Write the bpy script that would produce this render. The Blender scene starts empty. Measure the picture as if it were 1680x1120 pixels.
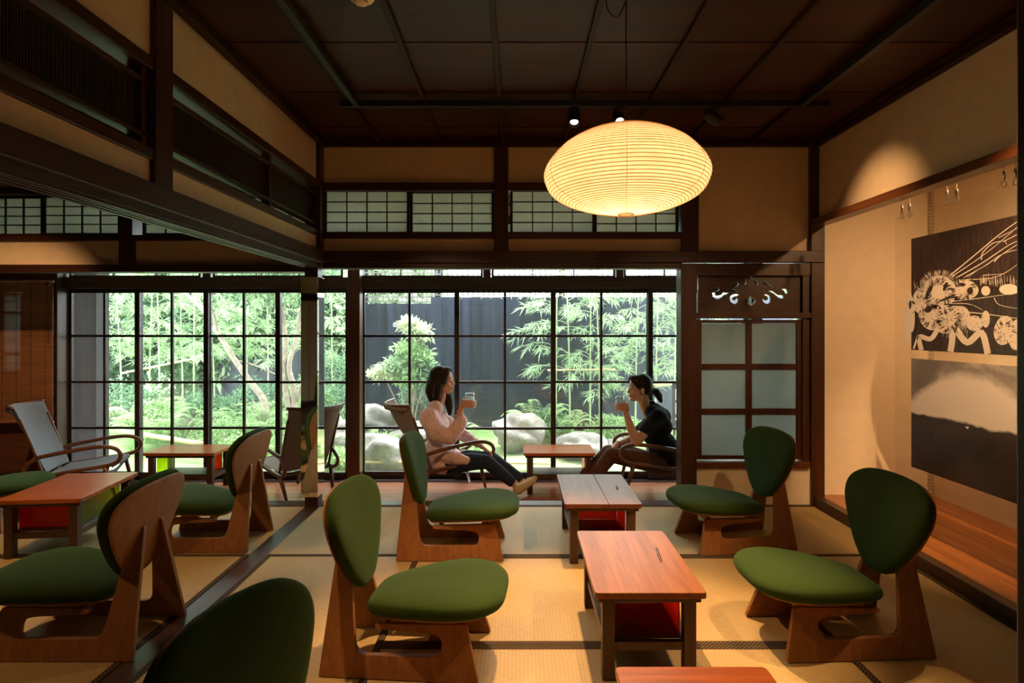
import bpy, bmesh, math, random
import numpy as np
from mathutils import Vector, Matrix
random.seed(7)
rng = np.random.default_rng(7)
SC = bpy.context.scene
COL = SC.collection
R = math.radians

# ---------------------------------------------------------------- camera
cam_data = bpy.data.cameras.new('camera')
cam = bpy.data.objects.new('camera', cam_data)
COL.objects.link(cam)
cam.location = (0, 0, 1.32)
cam.rotation_euler = (R(90), 0, 0)
cam_data.sensor_width = 36
cam_data.lens = 965 / 1680 * 36
cam_data.shift_x = -8 / 1680
cam_data.shift_y = -23 / 1680
cam_data.clip_start = 0.05
SC.camera = cam
SC.view_settings.view_transform = 'Standard'
SC.view_settings.look = 'None'
SC.view_settings.gamma = 1
SC.view_settings.use_curve_mapping = False
SC.view_settings.exposure = 0.0

# ---------------------------------------------------------------- sky (bright overcast) and a soft sun
W = bpy.data.worlds.new('overcast_sky')
SC.world = W
W.use_nodes = True
wn, wl = W.node_tree.nodes, W.node_tree.links
bg = wn['Background']
tc = wn.new('ShaderNodeTexCoord')
nz = wn.new('ShaderNodeTexNoise'); nz.inputs['Scale'].default_value = 1.6; nz.inputs['Detail'].default_value = 4
cr = wn.new('ShaderNodeValToRGB')
cr.color_ramp.elements[0].color = (0.80, 0.90, 1.0, 1); cr.color_ramp.elements[0].position = 0.35
cr.color_ramp.elements[1].color = (1.0, 1.0, 1.0, 1); cr.color_ramp.elements[1].position = 0.65
wl.new(tc.outputs['Generated'], nz.inputs['Vector']); wl.new(nz.outputs['Fac'], cr.inputs['Fac'])
wl.new(cr.outputs['Color'], bg.inputs['Color'])
bg.inputs['Strength'].default_value = 14.0

def light(name, kind, loc, energy, color, target=None, **kw):
    d = bpy.data.lights.new(name, kind)
    d.energy = energy; d.color = color
    for k, v in kw.items(): setattr(d, k, v)
    o = bpy.data.objects.new(name, d); COL.objects.link(o); o.location = loc
    if target is not None:
        o.rotation_euler = (Vector(target) - Vector(loc)).to_track_quat('-Z', 'Y').to_euler()
    return o
light('sun_lamp', 'SUN', (3, 12, 12), 11.0, (1.0, 0.96, 0.88), target=(1.5, 9.5, 0), angle=R(12))
WARM = (1.0, 0.58, 0.26)

# ---------------------------------------------------------------- naming and building helpers
def tag(o, label=None, cat=None, group=None, kind=None):
    if label: o['label'] = label
    if cat: o['category'] = cat
    if group: o['group'] = group
    if kind: o['kind'] = kind
    return o
def thing(name, label, cat, loc=(0, 0, 0), rot=(0, 0, 0), group=None):
    o = bpy.data.objects.new(name, None); COL.objects.link(o)
    o.empty_display_size = 0.1
    o.location = loc; o.rotation_euler = rot
    return tag(o, label, cat, group)
def struct(name):
    o = bpy.data.objects.new(name, None); COL.objects.link(o)
    o['kind'] = 'structure'
    return o
def copy_tree(o, parent=None):
    c = o.copy(); COL.objects.link(c)
    if parent: c.parent = parent
    for ch in list(o.children): copy_tree(ch, c)
    return c

class MB:
    def __init__(s): s.v = []; s.f = []
    def add(s, v, f):
        n = len(s.v); s.v += [tuple(p) for p in v]; s.f += [tuple(i + n for i in q) for q in f]; return s
    def box(s, x0, x1, y0, y1, z0, z1):
        v = [(x0,y0,z0),(x1,y0,z0),(x1,y1,z0),(x0,y1,z0),(x0,y0,z1),(x1,y0,z1),(x1,y1,z1),(x0,y1,z1)]
        return s.add(v, [(0,3,2,1),(4,5,6,7),(0,1,5,4),(1,2,6,5),(2,3,7,6),(3,0,4,7)])
    def tube(s, path, rad, n=8, caps=True, flat=1.0):
        path = [Vector(p) for p in path]; m = len(path)
        if not hasattr(rad, '__len__'): rad = [rad] * m
        rings = []; up = None
        for i, p in enumerate(path):
            t = (path[min(i+1, m-1)] - path[max(i-1, 0)]).normalized()
            if up is None:
                a = Vector((0,0,1)) if abs(t.z) < 0.9 else Vector((1,0,0))
                up = (a - t * a.dot(t)).normalized()
            else:
                up = (up - t * up.dot(t)).normalized()
            sd = t.cross(up)
            rings.append([p + (up * math.cos(2*math.pi*k/n) * flat + sd * math.sin(2*math.pi*k/n)) * rad[i] for k in range(n)])
        v = [q for r in rings for q in r]; f = []
        for i in range(m-1):
            for k in range(n):
                a = i*n+k; b = i*n+(k+1) % n
                f.append((a, a+n, b+n, b))
        if caps:
            f.append(tuple(range(n))); f.append(tuple(reversed(range((m-1)*n, m*n))))
        return s.add(v, f)
    def prism(s, poly, y0, y1, mp=None):
        """poly of (u, w) extruded from y0 to y1; mp(u, w, y) -> xyz"""
        mp = mp or (lambda u, w, y: (u, y, w))
        n = len(poly)
        v = [mp(u, w, y0) for u, w in poly] + [mp(u, w, y1) for u, w in poly]
        f = [tuple(range(n)), tuple(reversed(range(n, 2*n)))]
        for k in range(n): f.append((k, k+n, (k+1) % n + n, (k+1) % n))
        return s.add(v, f)
    def lathe(s, prof, n=32, c=(0, 0, 0), closed=False):
        v = []; f = []; m = len(prof)
        for r, z in prof:
            for k in range(n):
                a = 2*math.pi*k/n; v.append((c[0]+r*math.cos(a), c[1]+r*math.sin(a), c[2]+z))
        for i in range(m-1 if not closed else m):
            j = (i+1) % m
            for k in range(n):
                f.append((i*n+k, i*n+(k+1) % n, j*n+(k+1) % n, j*n+k))
        return s.add(v, f)
    def ball(s, c, r, n=10, m=6):
        if not hasattr(r, '__len__'): r = (r, r, r)
        v = [(c[0], c[1], c[2]-r[2])]; f = []
        for i in range(1, m):
            a = math.pi*i/m - math.pi/2
            for k in range(n):
                b = 2*math.pi*k/n
                v.append((c[0]+r[0]*math.cos(a)*math.cos(b), c[1]+r[1]*math.cos(a)*math.sin(b), c[2]+r[2]*math.sin(a)))
        v.append((c[0], c[1], c[2]+r[2])); L = len(v)-1
        for k in range(n):
            f.append((0, 1+(k+1) % n, 1+k)); f.append((L, L-n+k, L-n+(k+1) % n))
        for i in range(m-2):
            for k in range(n):
                a = 1+i*n+k; b = 1+i*n+(k+1) % n
                f.append((a, b, b+n, a+n))
        return s.add(v, f)
    def mesh(s, name, mat, smooth=False):
        me = bpy.data.meshes.new(name); me.from_pydata(s.v, [], s.f)
        if mat: me.materials.append(mat)
        if smooth: me.polygons.foreach_set('use_smooth', [True]*len(me.polygons))
        me.validate(); me.update(); return me
    def build(s, name, mat, parent=None, smooth=False, bevel=0, subsurf=0, fixn=False, loc=None):
        me = s.mesh(name, mat, smooth)
        if fixn:
            b = bmesh.new(); b.from_mesh(me); bmesh.ops.recalc_face_normals(b, faces=b.faces); b.to_mesh(me); b.free()
        o = bpy.data.objects.new(name, me); COL.objects.link(o)
        if parent: o.parent = parent
        if loc: o.location = loc
        if bevel:
            m = o.modifiers.new('bevel', 'BEVEL'); m.width = bevel; m.segments = 2; m.limit_method = 'ANGLE'
            m.harden_normals = False
        if subsurf:
            m = o.modifiers.new('sub', 'SUBSURF'); m.levels = subsurf; m.render_levels = subsurf
        return o
def box(name, mat, parent, x0, x1, y0, y1, z0, z1, bevel=0.002):
    return MB().box(min(x0,x1), max(x0,x1), min(y0,y1), max(y0,y1), min(z0,z1), max(z0,z1)).build(name, mat, parent, bevel=bevel)
def inst(name, me, parent, loc=(0,0,0), rot=(0,0,0), sc=1.0):
    o = bpy.data.objects.new(name, me); COL.objects.link(o); o.parent = parent
    o.location = loc; o.rotation_euler = rot; o.scale = (sc,)*3 if not hasattr(sc, '__len__') else sc
    return o
def spline(pts, n=6, closed=False):
    """Catmull-Rom through the points"""
    P = [Vector(p) for p in pts]; out = []; m = len(P)
    rg = range(m) if closed else range(m-1)
    for i in rg:
        p0 = P[(i-1) % m] if closed or i > 0 else P[i]
        p1 = P[i]; p2 = P[(i+1) % m]
        p3 = P[(i+2) % m] if closed or i+2 < m else p2
        for k in range(n):
            t = k/n
            out.append(0.5*((2*p1)+(p2-p0)*t+(2*p0-5*p1+4*p2-p3)*t*t+(3*p1-p0-3*p2+p3)*t**3))
    if not closed: out.append(P[-1])
    return out
CY, CZ, F = 0, 1.32, 965.0
def PX(px, Y): return (px - 848) * Y / F          # photograph column at depth Y -> metres
def PZ(py, Y): return CZ - (py - 537) * Y / F     # photograph row at depth Y -> metres
def P(px, py, Y): return Vector((PX(px, Y), Y, PZ(py, Y)))

# ---------------------------------------------------------------- materials
def new_mat(name):
    m = bpy.data.materials.new(name); m.use_nodes = True
    nt = m.node_tree; b = nt.nodes['Principled BSDF']
    return m, nt, b
def lnk(nt, a, b): nt.links.new(a, b)
def coords(nt, scale=(1,1,1), kind='Object', rot=(0,0,0)):
    t = nt.nodes.new('ShaderNodeTexCoord'); mp = nt.nodes.new('ShaderNodeMapping')
    mp.inputs['Scale'].default_value = scale; mp.inputs['Rotation'].default_value = rot
    lnk(nt, t.outputs[kind], mp.inputs['Vector']); return mp.outputs['Vector']
def noise(nt, vec, scale, detail=4, rough=0.55, dist=0.0):
    n = nt.nodes.new('ShaderNodeTexNoise')
    n.inputs['Scale'].default_value = scale; n.inputs['Detail'].default_value = detail
    n.inputs['Roughness'].default_value = rough; n.inputs['Distortion'].default_value = dist
    if vec: lnk(nt, vec, n.inputs['Vector'])
    return n.outputs['Fac']
def ramp(nt, fac, stops):
    r = nt.nodes.new('ShaderNodeValToRGB'); e = r.color_ramp.elements
    while len(e) < len(stops): e.new(0.5)
    for i, (p, c) in enumerate(stops): e[i].position = p; e[i].color = (*c, 1) if len(c) == 3 else c
    lnk(nt, fac, r.inputs['Fac']); return r.outputs['Color']
def bump(nt, h, b, strength=0.2, dist=0.01):
    n = nt.nodes.new('ShaderNodeBump'); n.inputs['Strength'].default_value = strength; n.inputs['Distance'].default_value = dist
    lnk(nt, h, n.inputs['Height']); lnk(nt, n.outputs['Normal'], b.inputs['Normal']); return n
def mixc(nt, fac, a, b, mode='MIX'):
    n = nt.nodes.new('ShaderNodeMix'); n.data_type = 'RGBA'; n.blend_type = mode
    if isinstance(fac, float): n.inputs[0].default_value = fac
    else: lnk(nt, fac, n.inputs[0])
    for sock, val in ((n.inputs[6], a), (n.inputs[7], b)):
        if isinstance(val, tuple): sock.default_value = (*val, 1)
        else: lnk(nt, val, sock)
    return n.outputs[2]
def objrand(nt):
    o = nt.nodes.new('ShaderNodeObjectInfo'); return o.outputs['Random']
def wood(name, dark, lite, axis=0, rough=0.35, scale=1.0, vary=0.0, grain=0.08, spec=0.5):
    """grain runs along axis (0 x, 1 y, 2 z)"""
    m, nt, b = new_mat(name)
    sc = [22*scale]*3; sc[axis] = 1.2*scale
    v = coords(nt, tuple(sc))
    f1 = noise(nt, v, 1.0, 6, 0.6, 0.6)
    sc2 = [90*scale]*3; sc2[axis] = 3*scale
    f2 = noise(nt, coords(nt, tuple(sc2)), 1.0, 3, 0.6)
    mid = tuple((a+c)/2 for a, c in zip(dark, lite))
    c1 = ramp(nt, f1, [(0.28, dark), (0.5, mid), (0.72, lite)])
    c2 = ramp(nt, f2, [(0.3, (0.72,)*3), (0.7, (1.0,)*3)])
    c = mixc(nt, 1.0, c1, c2, 'MULTIPLY')
    if vary:
        hv = nt.nodes.new('ShaderNodeHueSaturation')
        mr = nt.nodes.new('ShaderNodeMapRange'); mr.inputs[3].default_value = 1-vary; mr.inputs[4].default_value = 1+vary
        lnk(nt, objrand(nt), mr.inputs[0]); lnk(nt, mr.outputs[0], hv.inputs['Value']); lnk(nt, c, hv.inputs['Color']); c = hv.outputs['Color']
    lnk(nt, c, b.inputs['Base Color'])
    b.inputs['Roughness'].default_value = rough
    b.inputs['Specular IOR Level'].default_value = spec
    bump(nt, f2, b, grain, 0.002)
    return m
def plain(name, col, rough=0.5, metal=0.0, nscale=0, namt=0.1, spec=0.5, bmp=0.0, bscale=200):
    m, nt, b = new_mat(name)
    if nscale:
        f = noise(nt, coords(nt), nscale, 5)
        c = ramp(nt, f, [(0.3, tuple(x*(1-namt) for x in col)), (0.7, tuple(min(1, x*(1+namt)) for x in col))])
        lnk(nt, c, b.inputs['Base Color'])
    else: b.inputs['Base Color'].default_value = (*col, 1)
    b.inputs['Roughness'].default_value = rough; b.inputs['Metallic'].default_value = metal
    b.inputs['Specular IOR Level'].default_value = spec
    if bmp: bump(nt, noise(nt, coords(nt), bscale, 4), b, bmp, 0.003)
    return m
M = {}
M['beam_x'] = wood('stained_wood_x', (0.030, 0.010, 0.005), (0.085, 0.028, 0.012), 0, 0.38)
M['beam_y'] = wood('stained_wood_y', (0.030, 0.010, 0.005), (0.085, 0.028, 0.012), 1, 0.38)
M['beam_z'] = wood('stained_wood_z', (0.034, 0.011, 0.005), (0.095, 0.030, 0.012), 2, 0.38)
M['post_red'] = wood('red_brown_post', (0.085, 0.024, 0.010), (0.17, 0.048, 0.018), 2, 0.4)
M['lintel'] = wood('lintel_wood', (0.10, 0.030, 0.010), (0.20, 0.062, 0.020), 1, 0.3)
M['sash'] = wood('dark_sash_wood', (0.014, 0.007, 0.005), (0.045, 0.018, 0.010), 2, 0.42)
M['ceil'] = wood('dark_ceiling_board', (0.036, 0.008, 0.004), (0.074, 0.016, 0.007), 0, 0.45, 1.0, 0.22, spec=0.28)
M['batten'] = wood('ceiling_batten', (0.022, 0.007, 0.004), (0.050, 0.015, 0.007), 1, 0.5, spec=0.2)
M['plaster'] = plain('plaster', (0.72, 0.55, 0.37), 0.9, nscale=14, namt=0.05, bmp=0.12, bscale=350, spec=0.2)
M['plaster_white'] = plain('white_plaster', (0.84, 0.71, 0.54), 0.9, nscale=10, namt=0.04, bmp=0.06, bscale=300, spec=0.2)
M['chair_wood'] = wood('oak_plywood', (0.25, 0.092, 0.024), (0.38, 0.155, 0.044), 2, 0.5, 1.5, grain=0.05)
M['engawa'] = wood('veranda_board', (0.34, 0.105, 0.045), (0.58, 0.21, 0.10), 0, 0.26, 1.0, 0.15, grain=0.03)
M['toko'] = wood('alcove_board', (0.30, 0.095, 0.020), (0.52, 0.19, 0.045), 1, 0.25, 1.0, 0.12, grain=0.04)
M['table_orange'] = wood('table_top_orange', (0.19, 0.060, 0.013), (0.37, 0.135, 0.034), 1, 0.36, 1.3, 0.0, grain=0.25, spec=0.25)
M['table_red'] = wood('table_top_red', (0.32, 0.066, 0.012), (0.58, 0.15, 0.028), 0, 0.3, 1.2, grain=0.2, spec=0.35)
M['table_brown'] = wood('table_top_brown', (0.12, 0.042, 0.018), (0.24, 0.09, 0.040), 1, 0.40, 1.1, grain=0.05, spec=0.22)
M['table_leg'] = wood('table_leg_wood', (0.045, 0.018, 0.010), (0.11, 0.042, 0.020), 2, 0.42)
M['lounge_wood'] = wood('walnut_bentwood', (0.10, 0.040, 0.018), (0.20, 0.085, 0.038), 0, 0.35)
M['steel'] = plain('brushed_steel', (0.75, 0.72, 0.66), 0.22, 1.0)
M['black'] = plain('black_metal', (0.012, 0.012, 0.013), 0.45)
M['skin_w'] = plain('skin', (0.56, 0.30, 0.19), 0.5, nscale=30, namt=0.05)
M['hair'] = wood('dark_hair', (0.010, 0.006, 0.004), (0.035, 0.018, 0.010), 2, 0.6, 3.0, grain=0.5, spec=0.18)
M['cotton_black'] = plain('black_cotton', (0.012, 0.012, 0.015), 0.85, nscale=20, namt=0.3, spec=0.2)
M['trouser'] = plain('brown_trousers', (0.085, 0.034, 0.017), 0.85, nscale=20, namt=0.2, spec=0.2)
M['denim'] = plain('blue_denim', (0.020, 0.030, 0.055), 0.85, nscale=60, namt=0.35, spec=0.2, bmp=0.15, bscale=500)
M['slipper'] = plain('cream_cloth_shoe', (0.52, 0.42, 0.24), 0.8, nscale=40, namt=0.06)
M['lip'] = plain('lip', (0.42, 0.10, 0.08), 0.4)
M['eye_dark'] = plain('eye_dark', (0.01, 0.008, 0.006), 0.2)
M['teeth'] = plain('teeth', (0.8, 0.76, 0.7), 0.3)
def pink():
    m, nt, b = new_mat('pink_linen')
    f = noise(nt, coords(nt), 9, 5, 0.6, 0.5)
    lnk(nt, ramp(nt, f, [(0.3, (0.70, 0.45, 0.44)), (0.7, (0.84, 0.60, 0.59))]), b.inputs['Base Color'])
    b.inputs['Roughness'].default_value = 0.85; b.inputs['Specular IOR Level'].default_value = 0.2
    bump(nt, noise(nt, coords(nt, (1, 1, 0.6)), 16, 3, 0.5, 1.2), b, 0.7, 0.02)
    return m
M['pink'] = pink()
def fabric(name, a, c):
    m, nt, b = new_mat(name)
    v = coords(nt)
    f = noise(nt, v, 520, 2)
    f2 = noise(nt, v, 6, 3)
    col = mixc(nt, 1.0, ramp(nt, f, [(0.3, a), (0.7, c)]), ramp(nt, f2, [(0.3, (0.86,)*3), (0.7, (1,)*3)]), 'MULTIPLY')
    lnk(nt, col, b.inputs['Base Color'])
    b.inputs['Roughness'].default_value = 0.92; b.inputs['Specular IOR Level'].default_value = 0.15
    b.inputs['Sheen Weight'].default_value = 0.12; b.inputs['Sheen Tint'].default_value = (0.5, 0.8, 0.4, 1)
    b.inputs['Sheen Roughness'].default_value = 0.4
    bump(nt, f, b, 0.25, 0.001)
    return m
M['green'] = fabric('green_wool', (0.022, 0.048, 0.008), (0.040, 0.074, 0.013))
def cloth2(name, col, tr):
    m, nt, b = new_mat(name)
    f = noise(nt, coords(nt, (1,1,1)), 300, 2)
    c = ramp(nt, f, [(0.3, tuple(x*0.85 for x in col)), (0.7, col)])
    lnk(nt, c, b.inputs['Base Color']); b.inputs['Roughness'].default_value = 0.9
    t = nt.nodes.new('ShaderNodeBsdfTranslucent'); lnk(nt, c, t.inputs['Color'])
    mx = nt.nodes.new('ShaderNodeMixShader'); mx.inputs[0].default_value = tr
    lnk(nt, b.outputs[0], mx.inputs[1]); lnk(nt, t.outputs[0], mx.inputs[2])
    lnk(nt, mx.outputs[0], nt.nodes['Material Output'].inputs['Surface'])
    return m
M['sling_grey'] = cloth2('grey_canvas', (0.22, 0.235, 0.27), 0.15)
M['sling_brown'] = cloth2('taupe_canvas', (0.30, 0.24, 0.19), 0.15)
M['sling_cream'] = cloth2('cream_canvas', (0.62, 0.56, 0.46), 0.2)
def tatami():
    m, nt, b = new_mat('tatami_rush')
    tcx = nt.nodes.new('ShaderNodeTexCoord')
    sep = nt.nodes.new('ShaderNodeSeparateXYZ'); lnk(nt, tcx.outputs['Object'], sep.inputs[0])
    def wv(axis, per):
        mm = nt.nodes.new('ShaderNodeMath'); mm.operation = 'MULTIPLY'; mm.inputs[1].default_value = 2*math.pi/per
        lnk(nt, sep.outputs[axis], mm.inputs[0])
        s = nt.nodes.new('ShaderNodeMath'); s.operation = 'SINE'; lnk(nt, mm.outputs[0], s.inputs[0]); return s.outputs[0]
    wx = wv(0, 0.0155); wy = wv(1, 0.006)
    ad = nt.nodes.new('ShaderNodeMath'); ad.operation = 'MULTIPLY_ADD'; ad.inputs[1].default_value = 0.55
    lnk(nt, wx, ad.inputs[0]); lnk(nt, wy, ad.inputs[2])
    fine = noise(nt, coords(nt, (30, 400, 1)), 1.0, 3)
    big = noise(nt, coords(nt, (1, 1, 1)), 2.2, 4)
    c1 = ramp(nt, fine, [(0.25, (0.44, 0.30, 0.12)), (0.75, (0.64, 0.47, 0.21))])
    c2 = ramp(nt, big, [(0.3, (0.88, 0.86, 0.82)), (0.7, (1, 1, 1))])
    c = mixc(nt, 1.0, c1, c2, 'MULTIPLY')
    mr = nt.nodes.new('ShaderNodeMapRange'); mr.inputs[1].default_value = -1.5; mr.inputs[2].default_value = 1.5
    mr.inputs[3].default_value = 0.74; mr.inputs[4].default_value = 1.06
    lnk(nt, ad.outputs[0], mr.inputs[0])
    hv = nt.nodes.new('ShaderNodeHueSaturation'); lnk(nt, c, hv.inputs['Color']); lnk(nt, mr.outputs[0], hv.inputs['Value'])
    lnk(nt, hv.outputs['Color'], b.inputs['Base Color'])
    b.inputs['Roughness'].default_value = 0.55; b.inputs['Specular IOR Level'].default_value = 0.35
    bump(nt, ad.outputs[0], b, 0.25, 0.0015)
    return m
M['tatami'] = tatami()
def heri():
    m, nt, b = new_mat('mat_border_cloth')
    v = nt.nodes.new('ShaderNodeTexVoronoi'); v.inputs['Scale'].default_value = 80; v.inputs['Randomness'].default_value = 0.0
    v.distance = 'MANHATTAN'
    lnk(nt, coords(nt, kind='Object', rot=(0, 0, R(45))), v.inputs['Vector'])
    c = ramp(nt, v.outputs['Distance'], [(0.30, (0.36, 0.27, 0.16)), (0.45, (0.055, 0.038, 0.022))])
    lnk(nt, c, b.inputs['Base Color']); b.inputs['Roughness'].default_value = 0.9; b.inputs['Specular IOR Level'].default_value = 0.1
    return m
M['heri'] = heri()
def glass_thin(name, tint=(1, 1, 1), refl=1.0, rough=0.0, film=0.0):
    m, nt, b = new_mat(name); nt.nodes.remove(b)
    tr = nt.nodes.new('ShaderNodeBsdfTransparent'); tr.inputs['Color'].default_value = (*tint, 1)
    gl = nt.nodes.new('ShaderNodeBsdfGlossy'); gl.inputs['Roughness'].default_value = rough
    fr = nt.nodes.new('ShaderNodeLayerWeight'); fr.inputs['Blend'].default_value = 0.5
    pw = nt.nodes.new('ShaderNodeMath'); pw.operation = 'POWER'; pw.inputs[1].default_value = 4.5
    lnk(nt, fr.outputs['Facing'], pw.inputs[0])
    ml = nt.nodes.new('ShaderNodeMath'); ml.operation = 'MULTIPLY_ADD'; ml.inputs[1].default_value = 0.85*min(refl, 1.1); ml.inputs[2].default_value = 0.045*refl
    lnk(nt, pw.outputs[0], ml.inputs[0])
    mx = nt.nodes.new('ShaderNodeMixShader'); lnk(nt, ml.outputs[0], mx.inputs[0])
    lnk(nt, tr.outputs[0], mx.inputs[1]); lnk(nt, gl.outputs[0], mx.inputs[2])
    out = mx.outputs[0]
    if film:
        df = nt.nodes.new('ShaderNodeBsdfTranslucent'); df.inputs['Color'].default_value = (*tint, 1)
        m2 = nt.nodes.new('ShaderNodeMixShader'); m2.inputs[0].default_value = film
        lnk(nt, out, m2.inputs[1]); lnk(nt, df.outputs[0], m2.inputs[2]); out = m2.outputs[0]
    lnk(nt, out, nt.nodes['Material Output'].inputs['Surface'])
    return m
M['glass'] = glass_thin('window_glass', (0.95, 0.985, 0.97), 1.0, film=0.010)
M['acrylic'] = glass_thin('clear_acrylic', (0.97, 0.97, 0.96), 0.35)
M['tumbler'] = glass_thin('tumbler_glass', (0.95, 0.97, 0.97), 1.6)
M['acr_red'] = glass_thin('red_acrylic', (1.0, 0.16, 0.04), 0.8, film=0.4)
M['acr_yellow'] = glass_thin('yellow_acrylic', (0.72, 0.85, 0.05), 0.8, film=0.30)
def translucent(name, col, diff=0.5, nscale=0, rough_mix=0.0):
    m, nt, b = new_mat(name); nt.nodes.remove(b)
    t = nt.nodes.new('ShaderNodeBsdfTranslucent'); d = nt.nodes.new('ShaderNodeBsdfDiffuse')
    mx = nt.nodes.new('ShaderNodeMixShader'); mx.inputs[0].default_value = diff
    if nscale:
        c = ramp(nt, noise(nt, coords(nt), nscale, 5), [(0.3, tuple(x*0.9 for x in col)), (0.7, col)])
        lnk(nt, c, t.inputs[0]); lnk(nt, c, d.inputs[0])
    else:
        t.inputs[0].default_value = (*col, 1); d.inputs[0].default_value = (*col, 1)
    lnk(nt, t.outputs[0], mx.inputs[1]); lnk(nt, d.outputs[0], mx.inputs[2])
    lnk(nt, mx.outputs[0], nt.nodes['Material Output'].inputs['Surface'])
    return m
M['edge_red'] = translucent('red_edge_glow_tint', (1.0, 0.05, 0.03), 0.5)  # bright saturated colour stands in for the glow of the sheet edges
M['edge_green'] = translucent('green_edge_glow_tint', (0.35, 1.0, 0.10), 0.5)  # green edge glow, likewise put into the colour
M['paper'] = translucent('shoji_paper', (0.86, 0.85, 0.77), 0.45, 40)
M['frost'] = translucent('frosted_glass', (0.44, 0.50, 0.50), 0.35, 3)
def leafmat(name, a, c, tr=0.45):
    m, nt, b = new_mat(name)
    g = nt.nodes.new('ShaderNodeNewGeometry')
    col = ramp(nt, noise(nt, coords(nt), 3.5, 3), [(0.3, a), (0.7, c)])
    rn = ramp(nt, g.outputs['Random Per Island'], [(0.0, (0.65,)*3), (1.0, (1.2, 1.2, 1.1))])
    col = mixc(nt, 1.0, col, rn, 'MULTIPLY')
    lnk(nt, col, b.inputs['Base Color']); b.inputs['Roughness'].default_value = 0.45
    t = nt.nodes.new('ShaderNodeBsdfTranslucent'); lnk(nt, col, t.inputs['Color'])
    mx = nt.nodes.new('ShaderNodeMixShader'); mx.inputs[0].default_value = tr
    lnk(nt, b.outputs[0], mx.inputs[1]); lnk(nt, t.outputs[0], mx.inputs[2])
    lnk(nt, mx.outputs[0], nt.nodes['Material Output'].inputs['Surface'])
    return m
M['leaf'] = leafmat('bamboo_leaf', (0.30, 0.44, 0.27), (0.60, 0.72, 0.50))
M['leaf_deep'] = leafmat('deep_green_leaf', (0.08, 0.17, 0.10), (0.26, 0.42, 0.26))
M['leaf_fern'] = leafmat('fern_green', (0.34, 0.52, 0.24), (0.58, 0.76, 0.42))
M['leaf_pale'] = leafmat('pale_leaf', (0.40, 0.50, 0.34), (0.70, 0.72, 0.50))
M['culm'] = plain('bamboo_culm', (0.42, 0.52, 0.28), 0.4, nscale=6, namt=0.25)
M['culm_dry'] = plain('dry_bamboo', (0.62, 0.46, 0.26), 0.45, nscale=8, namt=0.15)
M['bark'] = plain('pale_bark', (0.42, 0.34, 0.26), 0.8, nscale=14, namt=0.4, bmp=0.3, bscale=60)
def rockm(name, a, c):
    m, nt, b = new_mat(name)
    lnk(nt, ramp(nt, noise(nt, coords(nt), 5, 8, 0.65), [(0.3, a), (0.65, c)]), b.inputs['Base Color'])
    b.inputs['Roughness'].default_value = 0.9
    bump(nt, noise(nt, coords(nt), 14, 8, 0.7), b, 0.5, 0.05)
    return m
M['rock'] = rockm('pale_granite', (0.15, 0.13, 0.115), (0.36, 0.33, 0.30))
def mossm():
    m, nt, b = new_mat('moss_and_gravel')
    f = noise(nt, coords(nt), 1.3, 6, 0.6)
    fine = noise(nt, coords(nt), 60, 4)
    moss = ramp(nt, fine, [(0.3, (0.13, 0.24, 0.05)), (0.7, (0.34, 0.48, 0.17))])
    grav = ramp(nt, fine, [(0.3, (0.30, 0.29, 0.30)), (0.7, (0.62, 0.60, 0.62))])
    fac = ramp(nt, f, [(0.40, (0, 0, 0)), (0.47, (1, 1, 1))])
    sx = nt.nodes.new('ShaderNodeSeparateXYZ'); tcn = nt.nodes.new('ShaderNodeTexCoord')
    lnk(nt, tcn.outputs['Object'], sx.inputs[0])
    gy = nt.nodes.new('ShaderNodeMapRange'); gy.inputs[1].default_value = 6.35; gy.inputs[2].default_value = 6.7
    lnk(nt, sx.outputs[1], gy.inputs[0])
    gx = nt.nodes.new('ShaderNodeMapRange'); gx.inputs[1].default_value = -2.9; gx.inputs[2].default_value = -2.4
    lnk(nt, sx.outputs[0], gx.inputs[0])
    mxm = nt.nodes.new('ShaderNodeMath'); mxm.operation = 'MAXIMUM'
    lnk(nt, gy.outputs[0], mxm.inputs[0]); lnk(nt, gx.outputs[0], mxm.inputs[1])
    col = mixc(nt, mxm.outputs[0], grav, mixc(nt, fac, moss, mixc(nt, 0.35, moss, (0.45, 0.42, 0.30))))
    lnk(nt, col, b.inputs['Base Color']); b.inputs['Roughness'].default_value = 0.95
    bump(nt, fine, b, 0.6, 0.02)
    return m
M['moss'] = mossm()
M['fence'] = wood('black_charred_board', (0.004, 0.006, 0.013), (0.022, 0.030, 0.056), 2, 0.4, 0.6, 0.35, grain=0.2)
M['lattice'] = plain('grey_lattice', (0.14, 0.12, 0.12), 0.7)
M['old_post'] = wood('weathered_purple_post', (0.018, 0.009, 0.014), (0.055, 0.026, 0.038), 2, 0.6, 0.7)
def mirrorm():
    m, nt, b = new_mat('mirror_cladding')
    b.inputs['Base Color'].default_value = (0.90, 0.82, 0.68, 1); b.inputs['Metallic'].default_value = 1
    b.inputs['Roughness'].default_value = 0.03
    bump(nt, noise(nt, coords(nt, (1, 1, 0.5)), 4, 0), b, 0.22, 0.02)
    return m
M['mirror'] = mirrorm()
M['reed'] = wood('reed_slat', (0.34, 0.14, 0.065), (0.58, 0.27, 0.13), 0, 0.6)
M['wall_wood'] = wood('side_wall_wood', (0.12, 0.045, 0.022), (0.24, 0.09, 0.042), 0, 0.5)
# ================================================================ SETTING: rooms
YB = 4.36          # plane between tatami room and veranda
CEIL = 2.70
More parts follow.
